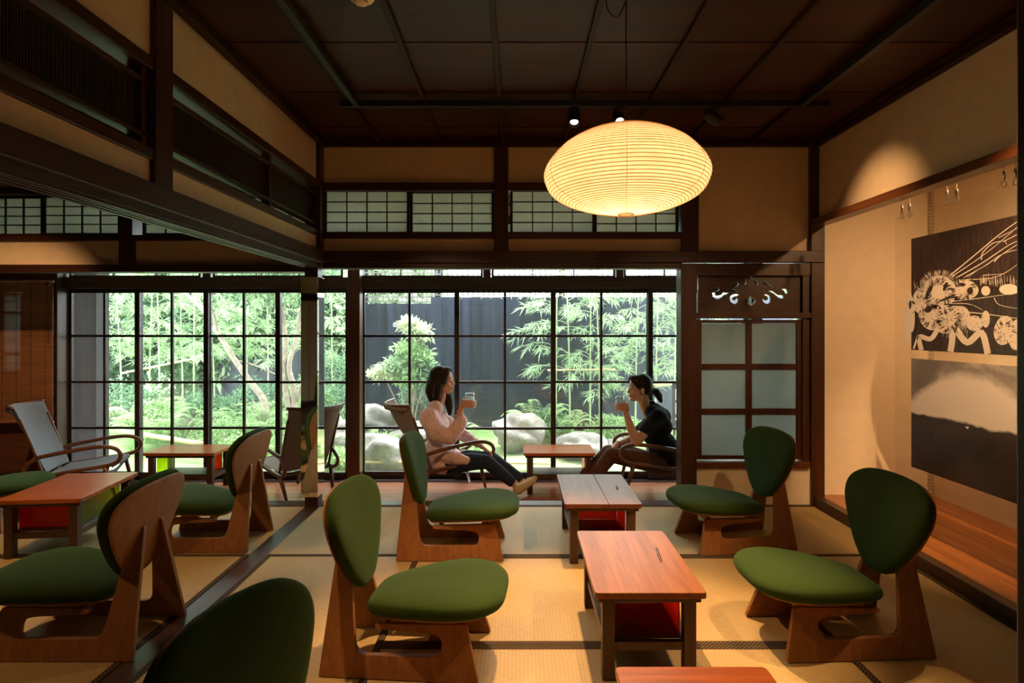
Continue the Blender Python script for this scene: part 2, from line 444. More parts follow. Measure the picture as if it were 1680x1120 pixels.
# ---- tatami floor
fl = struct('floor')
def mat_piece(x0, x1, y0, y1, along='x'):
    g = 0.0015
    o = box('tatami_mat', M['tatami'], fl, x0+g, x1-g, y0+g, y1-g, -0.05, 0.0, 0)
    e = 0.030
    if along == 'x': strips = [(x0+g, x1-g, y0+g, y0+e), (x0+g, x1-g, y1-e, y1-g)]
    else: strips = [(x0+g, x0+e, y0+g, y1-g), (x1-e, x1-g, y0+g, y1-g)]
    for a, b, c, d in strips: box('cloth_border', M['heri'], o, a, b, c, d, -0.004, 0.0022, 0)
XL, XR = -1.45, 2.195
rows = [3.393, 2.444, 1.49, 0.54]
mat_piece(XL, 0.38, 3.393, YB); mat_piece(0.38, XR, 3.393, YB)
mat_piece(XL, -0.56, 1.49, 3.393, 'y'); mat_piece(1.325, XR, 1.49, 3.393, 'y')
mat_piece(-0.56, 1.325, 2.444, 3.393); mat_piece(-0.56, 1.325, 1.49, 2.444)
mat_piece(XL, 0.38, 0.54, 1.49); mat_piece(0.38, XR, 0.54, 1.49)
mat_piece(XL, 0.38, -0.41, 0.54); mat_piece(0.38, XR, -0.41, 0.54)
mat_piece(-3.46, -1.555, 3.393, YB); mat_piece(-5.36, -3.46, 3.393, YB)
mat_piece(-2.50, -1.555, 1.49, 3.393, 'y')
mat_piece(-4.41, -2.50, 2.444, 3.393); mat_piece(-4.41, -2.50, 1.49, 2.444); mat_piece(-5.36, -4.41, 1.49, 3.393, 'y')
mat_piece(-3.46, -1.555, 0.54, 1.49); mat_piece(-5.36, -3.46, 0.54, 1.49)
mat_piece(-3.46, -1.555, -0.41, 0.54); mat_piece(-5.36, -3.46, -0.41, 0.54)
box('threshold', M['beam_y'], fl, -1.553, -1.452, -0.41, YB, -0.06, 0.001, 0.002)
box('threshold', M['beam_x'], fl, -5.36, 2.28, YB+0.002, YB+0.115, -0.11, 0.004, 0.002)
box('subfloor', M['beam_x'], fl, -5.5, 3.2, -1.3, YB+0.1, -0.16, -0.06, 0)
box('subfloor', M['beam_x'], fl, -5.5, 2.35, -1.3, -0.415, -0.06, 0.0, 0)
# ---- veranda floor boards (run along the veranda)
fe = struct('floor')
y = YB+0.117
while y < 5.42:
    xs = [-5.4] + sorted(random.uniform(-4.5, 2.0) for _ in range(2)) + [2.7]
    for a, b in zip(xs, xs[1:]):
        box('floor_board', M['engawa'], fe, a+0.001, b-0.001, y, y+0.118, -0.14, -0.11 + random.uniform(-0.0006, 0.0006), 0.0015)
    y += 0.1195
# ---- alcove floor
ft = struct('floor')
box('front_rail', M['beam_y'], ft, 2.197, 2.26, 0.6, YB+0.04, -0.05, 0.072, 0.004)
xs = [2.262, 2.50, 2.70, 2.90, 3.10]
for a, b in zip(xs, xs[1:]):
    box('floor_board', M['toko'], ft, a, b-0.0025, 0.6, 4.41, 0.03, 0.070, 0.002)

# ---- ceiling: boards across, battens along the depth
ce = struct('ceiling')
joints = [4.372]
while joints[-1] > -1.2: joints.append(joints[-1]-0.304)
for i, (b, a) in enumerate(zip(joints, joints[1:])):
    box('ceiling_board', M['ceil'], ce, -1.44, 2.24, a+0.0015, b-0.0015, CEIL+0.004*(i % 2), CEIL+0.014+0.004*(i % 2), 0)
for k in range(9):
    x = -1.015+k*0.4555
    if x > 2.2: break
    box('batten', M['batten'], ce, x-0.013, x+0.013, -1.2, 4.36, CEIL-0.024, CEIL-0.0005, 0.003)
for (a, b, c, d) in ((-1.44, 2.24, 4.31, 4.365), (-1.45, -1.40, -1.2, 4.31), (2.19, 2.24, -1.2, 4.31)):
    box('cornice', M['batten'], ce, a, b, c, d, CEIL-0.045, CEIL-0.0005, 0.003)
box('roof_slab', M['beam_x'], ce, -5.6, 3.3, -1.4, 5.62, CEIL+0.03, CEIL+0.10, 0)
cl = struct('ceiling')
joints2 = [4.36-0.304*k for k in range(19)]
for i, (b, a) in enumerate(zip(joints2, joints2[1:])):
    box('ceiling_board', M['ceil'], cl, -5.4, -1.57, a+0.0015, b-0.0015, CEIL, CEIL+0.012, 0)
for k in range(9):
    x = -2.0-k*0.42
    box('batten', M['batten'], cl, x-0.013, x+0.013, -1.2, 4.36, CEIL-0.024, CEIL-0.0005, 0.003)
cv = struct('ceiling')
for k in range(4):
    box('ceiling_board', M['ceil'], cv, -5.4, 2.6, 4.50+k*0.25, 4.748+k*0.25, 2.45, 2.47, 0)

# ---- back wall of the tatami room (between room and veranda)
wb = struct('wall_back')
def pl(x0, x1, z0, z1, parent=wb, m='plaster', y=YB+0.035, t=0.05): box('plaster_panel', M[m], parent, x0, x1, y, y+t, z0, z1, 0)
Y0 = YB
xA, xB = PX(527, Y0), PX(811, Y0)
xC, xD = PX(834, Y0), PX(1119, Y0)
xE, xF_ = PX(1146, Y0), PX(1330, Y0)
zt0, zt1 = PZ(233, Y0), PZ(299, Y0)     # upper plaster
zs0, zs1 = PZ(312, Y0), PZ(380, Y0)     # paper screens
zb0, zb1 = PZ(391, Y0), PZ(411, Y0)     # lower plaster band
zk0, zk1 = PZ(412, Y0), PZ(440, Y0)     # head beam
for a, b in ((xA-0.03, xB), (xC, xD)):
    pl(a, b, zt1, CEIL); pl(a, b, zb1, zb0)
    box('rail', M['beam_x'], wb, a, b, Y0+0.0, Y0+0.10, zs0, zt1, 0.003)
    box('rail', M['beam_x'], wb, a, b, Y0+0.0, Y0+0.10, zb0, zs1, 0.003)
pl(xE, xF_, zb1, CEIL)
for px0, px1 in ((811, 834), (1119, 1146)):
    box('post', M['beam_z'], wb, PX(px0, Y0), PX(px1, Y0), Y0-0.008, Y0+0.11, zk0-0.01, CEIL, 0.003)
box('corner_strip', M['beam_z'], wb, PX(522, Y0)-0.02, xA, Y0-0.004, Y0+0.10, zk0, CEIL, 0.002)
box('head_beam', M['beam_x'], wb, -1.44, PX(1350, Y0), Y0-0.03, Y0+0.035, PZ(431, Y0), zk0, 0.004)
box('head_rail', M['beam_x'], wb, -1.44, PX(1120, Y0), Y0+0.0, Y0+0.12, zk1, PZ(431, Y0)-0.001, 0.003)
box('post', M['beam_z'], wb, PX(1117, Y0), PX(1143, Y0), Y0-0.005, Y0+0.13, 0.004, PZ(432, Y0), 0.004)
# wall section right of the opening
box('wall_rail', M['beam_x'], wb, PX(1143, Y0), PX(1330, Y0), Y0+0.0, Y0+0.09, PZ(452, Y0), PZ(432, Y0), 0.003)
box('wall_rail', M['beam_x'], wb, PX(1143, Y0), PX(1330, Y0), Y0-0.01, Y0+0.09, PZ(522, Y0), PZ(513, Y0), 0.003)
box('window_board', M['lintel'], wb, PX(1143, Y0), PX(1328, Y0), Y0-0.02, Y0+0.10, PZ(767, Y0), PZ(757, Y0), 0.003)
box('plaster_panel', M['plaster_white'], wb, PX(1143, Y0), PX(1330, Y0), Y0+0.01, Y0+0.08, -0.05, PZ(767, Y0), 0)
box('post', M['beam_z'], wb, PX(1330, Y0), PX(1352, Y0), Y0-0.012, Y0+0.10, 0.002, CEIL, 0.004)
box('side_stile', M['beam_z'], wb, PX(1318, Y0), PX(1331, Y0), Y0+0.01, Y0+0.09, PZ(757, Y0), PZ(452, Y0), 0.002)
# paper screens in the transom
def screen(n, x0, x1, z0, z1, ncol, nrow, y=YB+0.045, m='sash', fr=0.018, mt=0.0075):
    w = struct('window_%d' % n)
    box('stile', M[m], w, x0-fr, x0, y-0.012, y+0.018, z0-fr, z1+fr, 0.001)
    box('stile', M[m], w, x1, x1+fr, y-0.012, y+0.018, z0-fr, z1+fr, 0.001)
    box('rail', M[m], w, x0, x1, y-0.012, y+0.018, z0-fr, z0, 0.001)
    box('rail', M[m], w, x0, x1, y-0.012, y+0.018, z1, z1+fr, 0.001)
    for k in range(1, ncol):
        x = x0+(x1-x0)*k/ncol; box('muntin', M[m], w, x-mt/2, x+mt/2, y-0.006, y+0.006, z0, z1, 0)
    for k in range(1, nrow):
        z = z0+(z1-z0)*k/nrow; box('muntin', M[m], w, x0, x1, y-0.0055, y+0.0055, z-mt/2, z+mt/2, 0)
    for i in range(ncol):
        for j in range(nrow):
            a = x0+(x1-x0)*i/ncol; b = x0+(x1-x0)*(i+1)/ncol; c = z0+(z1-z0)*j/nrow; d = z0+(z1-z0)*(j+1)/nrow
            box('paper_pane', M['paper'], w, a+0.0005, b-0.0005, y+0.006, y+0.0075, c+0.0005, d-0.0005, 0)
    return w
screen(1, PX(533, Y0), PX(666, Y0), zs1, zs0, 4, 4)
screen(2, PX(674, Y0), PX(806, Y0), zs1-0.004, zs0-0.006, 4, 4, YB+0.075)
screen(3, PX(841, Y0), PX(973, Y0), zs1, zs0, 4, 4)
screen(4, PX(981, Y0), PX(1113, Y0), zs1-0.004, zs0-0.006, 4, 4, YB+0.075)
# left room, same wall further left
wl_ = struct('wall_back')
Y1 = YB
for a, b in ((-5.4, PX(196, Y1)), (PX(218, Y1), -1.56)):
    pl(a, b, PZ(434, Y1), PZ(394, Y1), wl_); pl(a, b, PZ(306, Y1), CEIL, wl_)
    box('rail', M['beam_x'], wl_, a, b, Y1, Y1+0.10, PZ(394, Y1), PZ(385, Y1), 0.003)
    box('rail', M['beam_x'], wl_, a, b, Y1, Y1+0.10, PZ(318, Y1), PZ(306, Y1), 0.003)
box('post', M['beam_z'], wl_, PX(196, Y1), PX(218, Y1), Y1-0.01, Y1+0.11, PZ(434, Y1), CEIL, 0.003)
box('head_beam', M['beam_x'], wl_, -5.4, -1.56, Y1-0.01, Y1+0.12, PZ(446, Y1), PZ(434, Y1), 0.003)
zz0, zz1 = PZ(385, Y1)+0.018, PZ(318, Y1)-0.018
screen(5, PX(67, Y1), PX(192, Y1)-0.018, zz0, zz1, 4, 4)
screen(6, PX(-65, Y1), PX(55, Y1), zz0, zz1, 4, 4, YB+0.075)
screen(7, PX(233, Y1), PX(365, Y1), zz0, zz1, 4, 4)
screen(8, PX(373, Y1), PX(500, Y1), zz0, zz1, 4, 4, YB+0.075)

# ---- frosted window with two columns of three panes
def sash(name, x0, x1, z0, z1, y, ncol, rows_z, pane, m='sash', st=0.045, mt=0.022, th=0.032, bot=0.045, top=0.04, xs=None):
    """x0..x1 outer width, z0..z1 glass height"""
    w = struct(name)
    box('stile', M[m], w, x0, x0+st, y, y+th, z0-bot, z1+top, 0.002)
    box('stile', M[m], w, x1-st, x1, y, y+th, z0-bot, z1+top, 0.002)
    box('rail', M[m], w, x0+st, x1-st, y, y+th, z0-bot, z0, 0.002)
    box('rail', M[m], w, x0+st, x1-st, y, y+th, z1, z1+top, 0.002)
    gx = [x0+st+(x1-x0-2*st)*k/ncol for k in range(ncol+1)]
    gz = [z0]+rows_z+[z1]
    for x in gx[1:-1]: box('muntin', M[m], w, x-mt/2, x+mt/2, y+0.003, y+th-0.003, z0, z1, 0.002)
    for z in rows_z: box('muntin', M[m], w, x0+st, x1-st, y+0.0025, y+th-0.0025, z-mt/2, z+mt/2, 0.002)
    for i in range(ncol):
        for j in range(len(gz)-1):
            box('glass_pane', M[pane], w, gx[i]+0.001, gx[i+1]-0.001, y+th/2-0.0015, y+th/2+0.0015, gz[j]+0.001, gz[j+1]-0.001, 0)
    return w
sash('window_9', PX(1143, Y0)+0.01, PX(1318, Y0)-0.002, PZ(748, Y0), PZ(530, Y0), Y0+0.025, 2, [PZ(676, Y0), PZ(602, Y0)], 'frost', 'beam_z', 0.035, 0.045, bot=0.03, top=0.025)

# ---- veranda windows: tall glazed sashes, two by four panes
YW = 5.48
zr = [PZ(775, YW), PZ(703, YW), PZ(627, YW), PZ(551, YW), PZ(480, YW)]
bx = [PX(592, YW), PX(749, YW), PX(908, YW), PX(1067, YW)]
bx.append(bx[-1]+0.903); 
n = 10
for i in range(4):
    sash('window_%d' % n, bx[i]-0.02, bx[i+1]+0.02, zr[0], zr[4], YW+(0.0 if i % 2 else 0.036), 2, zr[1:4], 'glass', bot=0.06); n += 1
bl = [PX(108, YW), PX(224, YW), PX(338, YW), PX(455, YW), PX(571, YW)]
for i in range(4):
    sash('window_%d' % n, bl[i]-0.02, bl[i+1]+0.02, zr[0], zr[4], YW+(0.0 if i % 2 else 0.036), 2, zr[1:4], 'glass', bot=0.06); n += 1
wv = struct('wall_front')
box('sill', M['sash'], wv, -4.30, 2.7, YW-0.03, YW+0.09, -0.16, zr[0]-0.061, 0.003)
box('head_beam', M['beam_x'], wv, -4.30, 2.7, YW-0.03, YW+0.09, PZ(473, YW), PZ(455, YW), 0.003)
box('top_rail', M['sash'], wv, -4.30, 2.7, YW-0.02, YW+0.08, zr[4]+0.04, PZ(473, YW), 0.003)
box('post', M['post_red'], wv, PX(570, 5.36), PX(590, 5.36), 5.36, 5.47, -0.11, 2.45, 0.004)
box('post', M['beam_z'], wv, -4.32, -4.205, 5.38, 5.57, -0.11, 2.45, 0.004)
box('post', M['beam_z'], wv, 2.14, 2.24, 5.36, 5.57, -0.11, 2.45, 0.004)
box('upper_wall', M['plaster'], wv, -5.4, 2.7, YW, YW+0.06, 2.36, CEIL+0.02, 0)
box('rail', M['beam_x'], wv, -4.3, 2.7, YW-0.02, YW+0.08, 2.30, 2.36, 0.002)
zq0, zq1 = PZ(455, YW), 2.30
def transom(n, x0, x1, k):
    w = struct('window_%d' % n)
    box('rail', M['beam_x'], w, x0, x1, YW+0.01, YW+0.04, zq0+0.001, zq0+0.02, 0)
    box('rail', M['beam_x'], w, x0, x1, YW+0.01, YW+0.04, zq1-0.021, zq1-0.001, 0)
    for i in range(k+1):
        x = x0+(x1-x0)*i/k; e = 0.02 if i in (0, k) else 0.011
        xa, xb = (x, x+e) if i == 0 else ((x-e, x) if i == k else (x-e/2, x+e/2))
        box('muntin', M['sash'], w, xa, xb, YW+0.012, YW+0.038, zq0+0.02, zq1-0.021, 0)
    for i in range(k):
        box('glass_pane', M['glass'], w, x0+(x1-x0)*i/k+0.002, x0+(x1-x0)*(i+1)/k-0.002, YW+0.024, YW+0.027, zq0+0.02, zq1-0.021, 0)
transom(20, PX(590, YW), PX(792, YW), 3); transom(21, PX(806, YW), PX(1010, YW), 3); transom(22, PX(1024, YW), PX(1224, YW), 3)
transom(23, PX(112, YW), PX(328, YW), 3); transom(24, PX(348, YW), PX(562, YW), 3)
for a in (799, 1017): box('short_post', M['post_red'], wv, PX(a-6, YW), PX(a+6, YW), YW, YW+0.05, zq0, zq1, 0.002)
box('short_post', M['post_red'], wv, PX(332, YW), PX(345, YW), YW, YW+0.05, zq0, zq1, 0.002)
ev = struct('trim_3')  # eave out of view, added to keep sky light out of the rooms
MB().add([(-6, 5.55, 2.62), (3.4, 5.55, 2.62), (3.4, 6.75, 2.38), (-6, 6.75, 2.38), (-6, 5.55, 2.66), (3.4, 5.55, 2.66), (3.4, 6.75, 2.42), (-6, 6.75, 2.42)], [(0,3,2,1),(4,5,6,7),(0,1,5,4),(1,2,6,5),(2,3,7,6),(3,0,4,7)]).build('unseen_eave_board', M['beam_x'], ev)
for k in range(20):
    x_ = -5.8+k*0.48; MB().add([(x_, 5.56, 2.56), (x_+0.05, 5.56, 2.56), (x_+0.05, 6.70, 2.33), (x_, 6.70, 2.33), (x_, 5.56, 2.615), (x_+0.05, 5.56, 2.615), (x_+0.05, 6.70, 2.385), (x_, 6.70, 2.385)], [(0,3,2,1),(4,5,6,7),(0,1,5,4),(1,2,6,5),(2,3,7,6),(3,0,4,7)]).build('unseen_rafter', M['beam_y'], ev)
box('end_wall', M['plaster_white'], wv, 2.62, 2.70, YB+0.1, YW+0.1, -0.15, 2.7, 0)
# ---- left end of the veranda: timber wall with a narrow window behind the reed blind
wf = struct('wall_left')
yl = YW-0.02
box('wall_board', M['wall_wood'], wf, -5.4, -4.76, yl, yl+0.05, -0.15, 2.5, 0)
box('wall_board', M['wall_wood'], wf, -4.585, -4.32, yl, yl+0.05, -0.15, 2.5, 0)
box('wall_board', M['wall_wood'], wf, -4.76, -4.585, yl, yl+0.05, -0.15, PZ(612, YW), 0)
box('wall_board', M['wall_wood'], wf, -4.76, -4.585, yl, yl+0.05, PZ(480, YW), 2.5, 0)
sash('window_25', -4.775, -4.57, PZ(608, YW), PZ(484, YW), yl-0.02, 1, [PZ(580, YW), PZ(513, YW)], 'frost', 'beam_z', 0.02, 0.02, bot=0.02, top=0.02)
box('skirting_rail', M['beam_x'], wf, -5.4, -4.32, yl-0.02, yl, -0.11, -0.03, 0.002)
box('side_wall', M['wall_wood'], wf, -5.5, -5.38, -1.3, 5.6, -0.15, 2.75, 0)
wr0 = struct('wall_rear')
box('rear_wall', M['plaster'], wr0, -5.5, 3.2, -1.4, -1.3, -0.15, 2.8, 0)
for z0_, z1_ in ((0.0, 0.12), (1.76, 1.89), (2.35, 2.40)): box('rail', M['beam_x'], wr0, -5.4, 3.1, -1.3, -1.25, z0_, z1_, 0.002)
for x_ in (-3.4, -1.55, 0.35, 2.2): box('post', M['beam_z'], wr0, x_, x_+0.12, -1.3, -1.24, 0.0, 2.7, 0.002)
# ---- near jamb at the right edge of the frame
wj = struct('wall_right')
box('jamb_post', M['beam_z'], wj, 0.5085, 0.575, 0.50, 0.60, -0.0, CEIL-0.03, 0.003)

# ---- left partition: beams, hanging post, plaster, slatted transom
wp = struct('wall_left')
XW0, XW1 = -1.555, -1.455
zn1 = 1.885; zn0 = 1.80; zg = 1.757
box('head_beam', M['beam_y'], wp, XW1, XW1+0.04, -1.2, YB-0.03, zn0-0.005, zn1, 0.004)
box('head_beam', M['beam_y'], wp, XW0-0.04, XW0, -1.2, YB-0.03, zn0-0.005, zn1, 0.004)
box('head_rail', M['beam_y'], wp, XW0, XW1, -1.2, YB, zg+0.012, zn1, 0.002)
for a, b in ((0.0, 0.016), (0.034, 0.046), (0.062, 0.076), (0.086, 0.10)):
    box('track_rib', M['beam_y'], wp, XW0+a, XW0+b, -1.2, YB, zg, zg+0.0125, 0.001)
segs = [(2.475, YB), (0.52, 2.355), (-1.2, 0.40)]
for (a, b) in segs:
    box('plaster_panel', M['plaster'], wp, XW0+0.03, XW1-0.015, a, b, zn1, 1.99, 0)
    box('plaster_panel', M['plaster'], wp, XW0+0.03, XW1-0.015, a, b, 2.40, CEIL, 0)
    box('rail', M['beam_y'], wp, XW0+0.005, XW1, a, b, 1.99, 2.035, 0.003)
    box('rail', M['beam_y'], wp, XW0+0.005, XW1, a, b, 2.35, 2.40, 0.003)
    box('rail', M['beam_y'], wp, XW0+0.03, XW1-0.02, a, b, 2.075, 2.092, 0.001)
    box('rail', M['beam_y'], wp, XW0+0.03, XW1-0.02, a, b, 2.290, 2.307, 0.001)
    mid = (a+b)/2+0.1
    for yy in (a+0.012, mid, b-0.03):
        box('slat_frame', M['beam_z'], wp, XW0+0.03, XW1-0.02, yy-0.012, yy+0.016, 2.035, 2.35, 0.001)
    mb = MB(); y = a+0.03
    while y < b-0.04:
        mb.box(XW0+0.045, XW1-0.04, y, y+0.007, 2.092, 2.29); y += 0.0115
    s = mb.build('slat_panel', M['sash'], wp); s['kind'] = 'stuff'
for (a, b) in ((2.355, 2.475), (0.40, 0.52)):
    box('post', M['beam_z'], wp, XW0-0.01, XW1+0.01, a, b, zn0, CEIL, 0.004)
# ---- right wall: plaster above the alcove lintel
wr = struct('wall_right')
box('plaster_panel', M['plaster'], wr, 2.235, 2.28, 0.6, YB, 2.12, CEIL, 0)
box('lintel', M['lintel'], wr, 2.18, 2.278, 0.6, YB-0.012, 2.069, 2.12, 0.004)
box('plaster_panel', M['plaster_white'], wr, 3.09, 3.14, 0.5, 4.45, 0.0, 2.75, 0)
box('plaster_panel', M['plaster_white'], wr, 2.26, 3.14, 4.40, 4.45, 0.0, 2.75, 0)
box('plaster_panel', M['plaster_white'], wr, 2.26, 3.14, 0.5, 0.6, 0.0, 2.75, 0)
box('alcove_ceiling', M['plaster_white'], wr, 2.28, 3.14, 0.5, 4.45, 2.52, 2.56, 0)
box('plaster_panel', M['plaster'], wr, 2.235, 2.28, -1.2, 0.6, 0.0, CEIL, 0)
sr = MB().box(3.072, 3.090, 4.355, 4.385, 0.09, 2.50)
k = 0.11
o = sr.build('shelf_standard', M['steel'], wr)
hm = MB()
while k < 2.48:
    hm.box(3.0712, 3.0722, 4.362, 4.366, k, k+0.012); hm.box(3.0712, 3.0722, 4.373, 4.377, k, k+0.012); k += 0.025
hm.build('slot', M['black'], o)

# ---- mirror-clad corner pillar (the timber post above and below it is bare)
mp_ = struct('trim_1')
box('post', M['beam_z'], mp_, -1.552, -1.455, YB-0.06, YB+0.04, 0.0, 1.76, 0.002)
mf = [(-1.567, -1.512, YB-0.095, YB-0.075), (-1.511, -1.445, YB-0.095, YB-0.075)]
for a, b, c, d in mf: box('mirror_sheet', M['mirror'], mp_, a, b, c, d, PZ(815, YB-0.09), PZ(454, YB-0.09), 0.001)
box('mirror_sheet', M['mirror'], mp_, -1.453, -1.445, YB-0.074, YB+0.055, PZ(815, YB-0.09), PZ(454, YB-0.09), 0.001)
box('mirror_sheet', M['mirror'], mp_, -1.567, -1.559, YB-0.074, YB+0.055, PZ(815, YB-0.09), PZ(454, YB-0.09), 0.001)

box('corner_post', M['beam_z'], mp_, -1.553, -1.441, YB-0.055, YB+0.12, 1.761, CEIL, 0.002)
# ---- carved openwork board
def curve_panel(name, outer, holes, depth, mat, parent, loc):
    cd = bpy.data.curves.new(name, 'CURVE'); cd.dimensions = '2D'; cd.fill_mode = 'BOTH'; cd.extrude = depth/2
    for pts in [outer]+holes:
        sp = cd.splines.new('POLY'); sp.points.add(len(pts)-1)
        for q, p in zip(sp.points, pts): q.co = (p[0], p[1], 0, 1)
        sp.use_cyclic_u = True
    tmp = bpy.data.objects.new('tmp', cd); COL.objects.link(tmp)
    dg = bpy.context.evaluated_depsgraph_get(); me = bpy.data.meshes.new_from_object(tmp.evaluated_get(dg))
    bpy.data.objects.remove(tmp); me.materials.clear(); me.materials.append(mat); me.name = name
    o = bpy.data.objects.new(name, me); COL.objects.link(o); o.parent = parent
    o.rotation_euler = (R(90), 0, 0); o.location = loc
    return o
def zp(pts):   # points read in the carving's own drawing (0..1680 x 0..880), mapped to metres
    s = 0.125*YB/F
    return [((x-755)*s, -(y-380)*s) for x, y in pts]
holes_px = [
 [(255,395),(290,395),(292,425),(320,440),(360,425),(400,395),(470,390),(440,415),(400,430),(365,465),(320,480),(275,465),(255,430)],
 [(600,415),(590,435),(550,440),(525,460),(530,490),(555,495),(565,470),(592,475),(590,510),(560,542),(520,535),(488,510),(483,460),(505,430),(545,415)],
 [(755,432),(770,460),(800,475),(825,485),(820,510),(790,545),(755,562),(720,545),(690,515),(690,490),(715,480),(740,460)],
 [(945,415),(985,420),(1015,440),(1025,480),(1010,530),(965,542),(930,520),(915,485),(935,478),(945,495),(975,495),(985,465),(970,440),(945,432)],
 [(1000,372),(1050,372),(1090,400),(1130,425),(1190,432),(1190,470),(1150,470),(1100,440),(1060,405),(1020,390)],
 [(430,325),(500,290),(560,255),(600,262),(590,300),(560,320),(490,330)],
 [(650,250),(690,225),(700,260),(680,290),(655,280)],
 [(800,215),(835,235),(860,265),(850,295),(820,285),(810,250)],
 [(910,262),(950,252),(990,275),(1060,325),(1000,320),(940,290)],
 [(260,370),(300,335),(335,335),(340,360),(300,378),(275,385)],
 [(1170,350),(1225,342),(1250,375),(1245,410),(1215,400),(1200,370)],
 [(735,190),(765,185),(790,205),(760,212)],
 [(455,375),(520,345),(580,378),(540,384)],
]
cpn = struct('trim_2')
hw = PX(1316, Y0)-PX(1143, Y0)
cx = (PX(1316, Y0)+PX(1143, Y0))/2
zc = PZ(430+380*0.125, Y0); zlo, zhi = PZ(514, Y0)-zc, PZ(451, Y0)-zc
curve_panel('carved_board', [(-hw/2, zlo), (hw/2, zlo), (hw/2, zhi), (-hw/2, zhi)], [spl for spl in ([(q.x, q.y) for q in spline([(a, b, 0) for a, b in zp(h)], 3, True)] for h in holes_px)], 0.018, M['beam_x'], cpn, (PX(1140+755/8, Y0), Y0+0.045, zc))
# ================================================================ FURNITURE
def cushion(outline, th, mp, rings=None):
    """outline [(a, b)] closed; mp(a, b, h) -> xyz"""
    pts = spline([(a, b, 0) for a, b in outline], 5, True); n = len(pts)
    cx = sum(p.x for p in pts)/n; cy = sum(p.y for p in pts)/n
    prof = rings or [(0.3, -0.5), (0.7, -0.5), (0.90, -0.49), (0.965, -0.36), (1.0, -0.05), (0.985, 0.2), (0.93, 0.38), (0.80, 0.52), (0.60, 0.60), (0.3, 0.65)]
    v = []; f = []
    for s, h in prof:
        for p in pts: v.append(mp(cx+(p.x-cx)*s, cy+(p.y-cy)*s, h*th))
    m = len(prof)
    for i in range(m-1):
        for k in range(n): f.append((i*n+k, i*n+(k+1) % n, (i+1)*n+(k+1) % n, (i+1)*n+k))
    f.append(tuple(reversed(range(n)))); f.append(tuple(range((m-1)*n, m*n)))
    return MB().add(v, f)
def roundpoly(pts, rads, k=4):
    out = []; m = len(pts)
    for i, (p, r) in enumerate(zip(pts, rads)):
        p = Vector((*p, 0)); a = Vector((*pts[i-1], 0)); b = Vector((*pts[(i+1) % m], 0))
        if r <= 0: out.append((p.x, p.y)); continue
        da, db = (a-p), (b-p); r1 = min(r, da.length*0.49, db.length*0.49)
        A = p+da.normalized()*r1; B = p+db.normalized()*r1
        for j in range(k+1):
            t = j/k; q = A*(1-t)**2+p*2*t*(1-t)+B*t*t; out.append((q.x, q.y))
    return out
PANEL = roundpoly([(0, 0), (0.61, 0), (0.555, 0.200), (0.20, 0.190), (0.205, 0.172), (0.42, 0.162), (0.465, 0.150), (0.465, 0.082), (0.135, 0.082), (0.075, 0.50), (0.030, 0.51)],
                  [0.006, 0.012, 0.02, 0.01, 0.004, 0.03, 0.03, 0.035, 0.045, 0.02, 0.02])
def panel_map(side):
    def mp(u, w, y):
        return (u, side*(0.185-0.25*w+y), w*0.97)
    return mp
SEAT = [(0.70, 0), (0.69, 0.13), (0.63, 0.215), (0.53, 0.248), (0.42, 0.235), (0.30, 0.195), (0.20, 0.150), (0.155, 0.10), (0.145, 0),
        (0.155, -0.10), (0.20, -0.150), (0.30, -0.195), (0.42, -0.235), (0.53, -0.248), (0.63, -0.215), (0.69, -0.13)]
def seat_map(a, b, h):
    t = (a-0.15)/0.55
    zc = 0.226 + 0.045*math.sin(t*math.pi*0.60) + 0.20*b*b*0.4
    return (a, b, zc+h)
BACK = [(0, -0.018), (0.068, -0.008), (0.13, 0.040), (0.188, 0.115), (0.236, 0.20), (0.262, 0.275), (0.248, 0.342), (0.185, 0.388), (0.10, 0.406), (0, 0.410)]
BACK = BACK + [(-a, b) for a, b in reversed(BACK[1:-1])]
LEAN = R(13)
def back_map(w, h, d):
    # h up the back, w across, d outwards to the front; sides wrap forwards
    wrap = 0.42*w*w
    u = 0.090 + (d+0.030)*math.cos(LEAN) - h*math.sin(LEAN) + wrap
    return (u, w, 0.292 + h*math.cos(LEAN) + d*math.sin(LEAN))
def make_low_chair():
    t = thing('low_chair', 'x', 'chair')
    for s in (-1, 1):
        MB().prism(PANEL, -0.011, 0.011, panel_map(s)).build('side_panel', M['chair_wood'], t, bevel=0.0025, fixn=True)
    cushion(SEAT, 0.068, seat_map).build('seat', M['green'], t, smooth=True, subsurf=1, fixn=True)
    # plywood pan under the seat
    cushion([(0.155+(a-0.155)*0.9+0.02, b*0.86) for a, b in SEAT], 0.012, lambda a, b, h: (lambda q: (q[0], q[1], q[2]-0.037))(seat_map(a, b, h)),
            [(0.5, -0.5), (0.98, -0.5), (1, 0), (0.98, 0.5), (0.5, 0.5)]).build('seat_pan', M['chair_wood'], t, smooth=True, fixn=True)
    cushion(BACK, 0.052, back_map).build('backrest', M['green'], t, smooth=True, subsurf=1, fixn=True)
    cushion([(a*0.965, 0.2+(b-0.2)*0.965) for a, b in BACK], 0.011, lambda a, b, h: back_map(a, b, h-0.031),
            [(0.25, -0.5), (0.6, -0.5), (0.985, -0.5), (1, 0), (0.985, 0.5), (0.6, 0.5), (0.25, 0.5)]).build('back_shell', M['chair_wood'], t, smooth=True, subsurf=1, fixn=True)
    # cross rails between the side panels
    MB().box(0.50, 0.522, -0.140, 0.140, 0.165, 0.188).build('cross_rail', M['chair_wood'], t, bevel=0.002)
    MB().box(0.235, 0.257, -0.135, 0.135, 0.165, 0.186).build('cross_rail', M['chair_wood'], t, bevel=0.002)
    return t
GR = 'low green cushioned plywood chairs on the tatami'
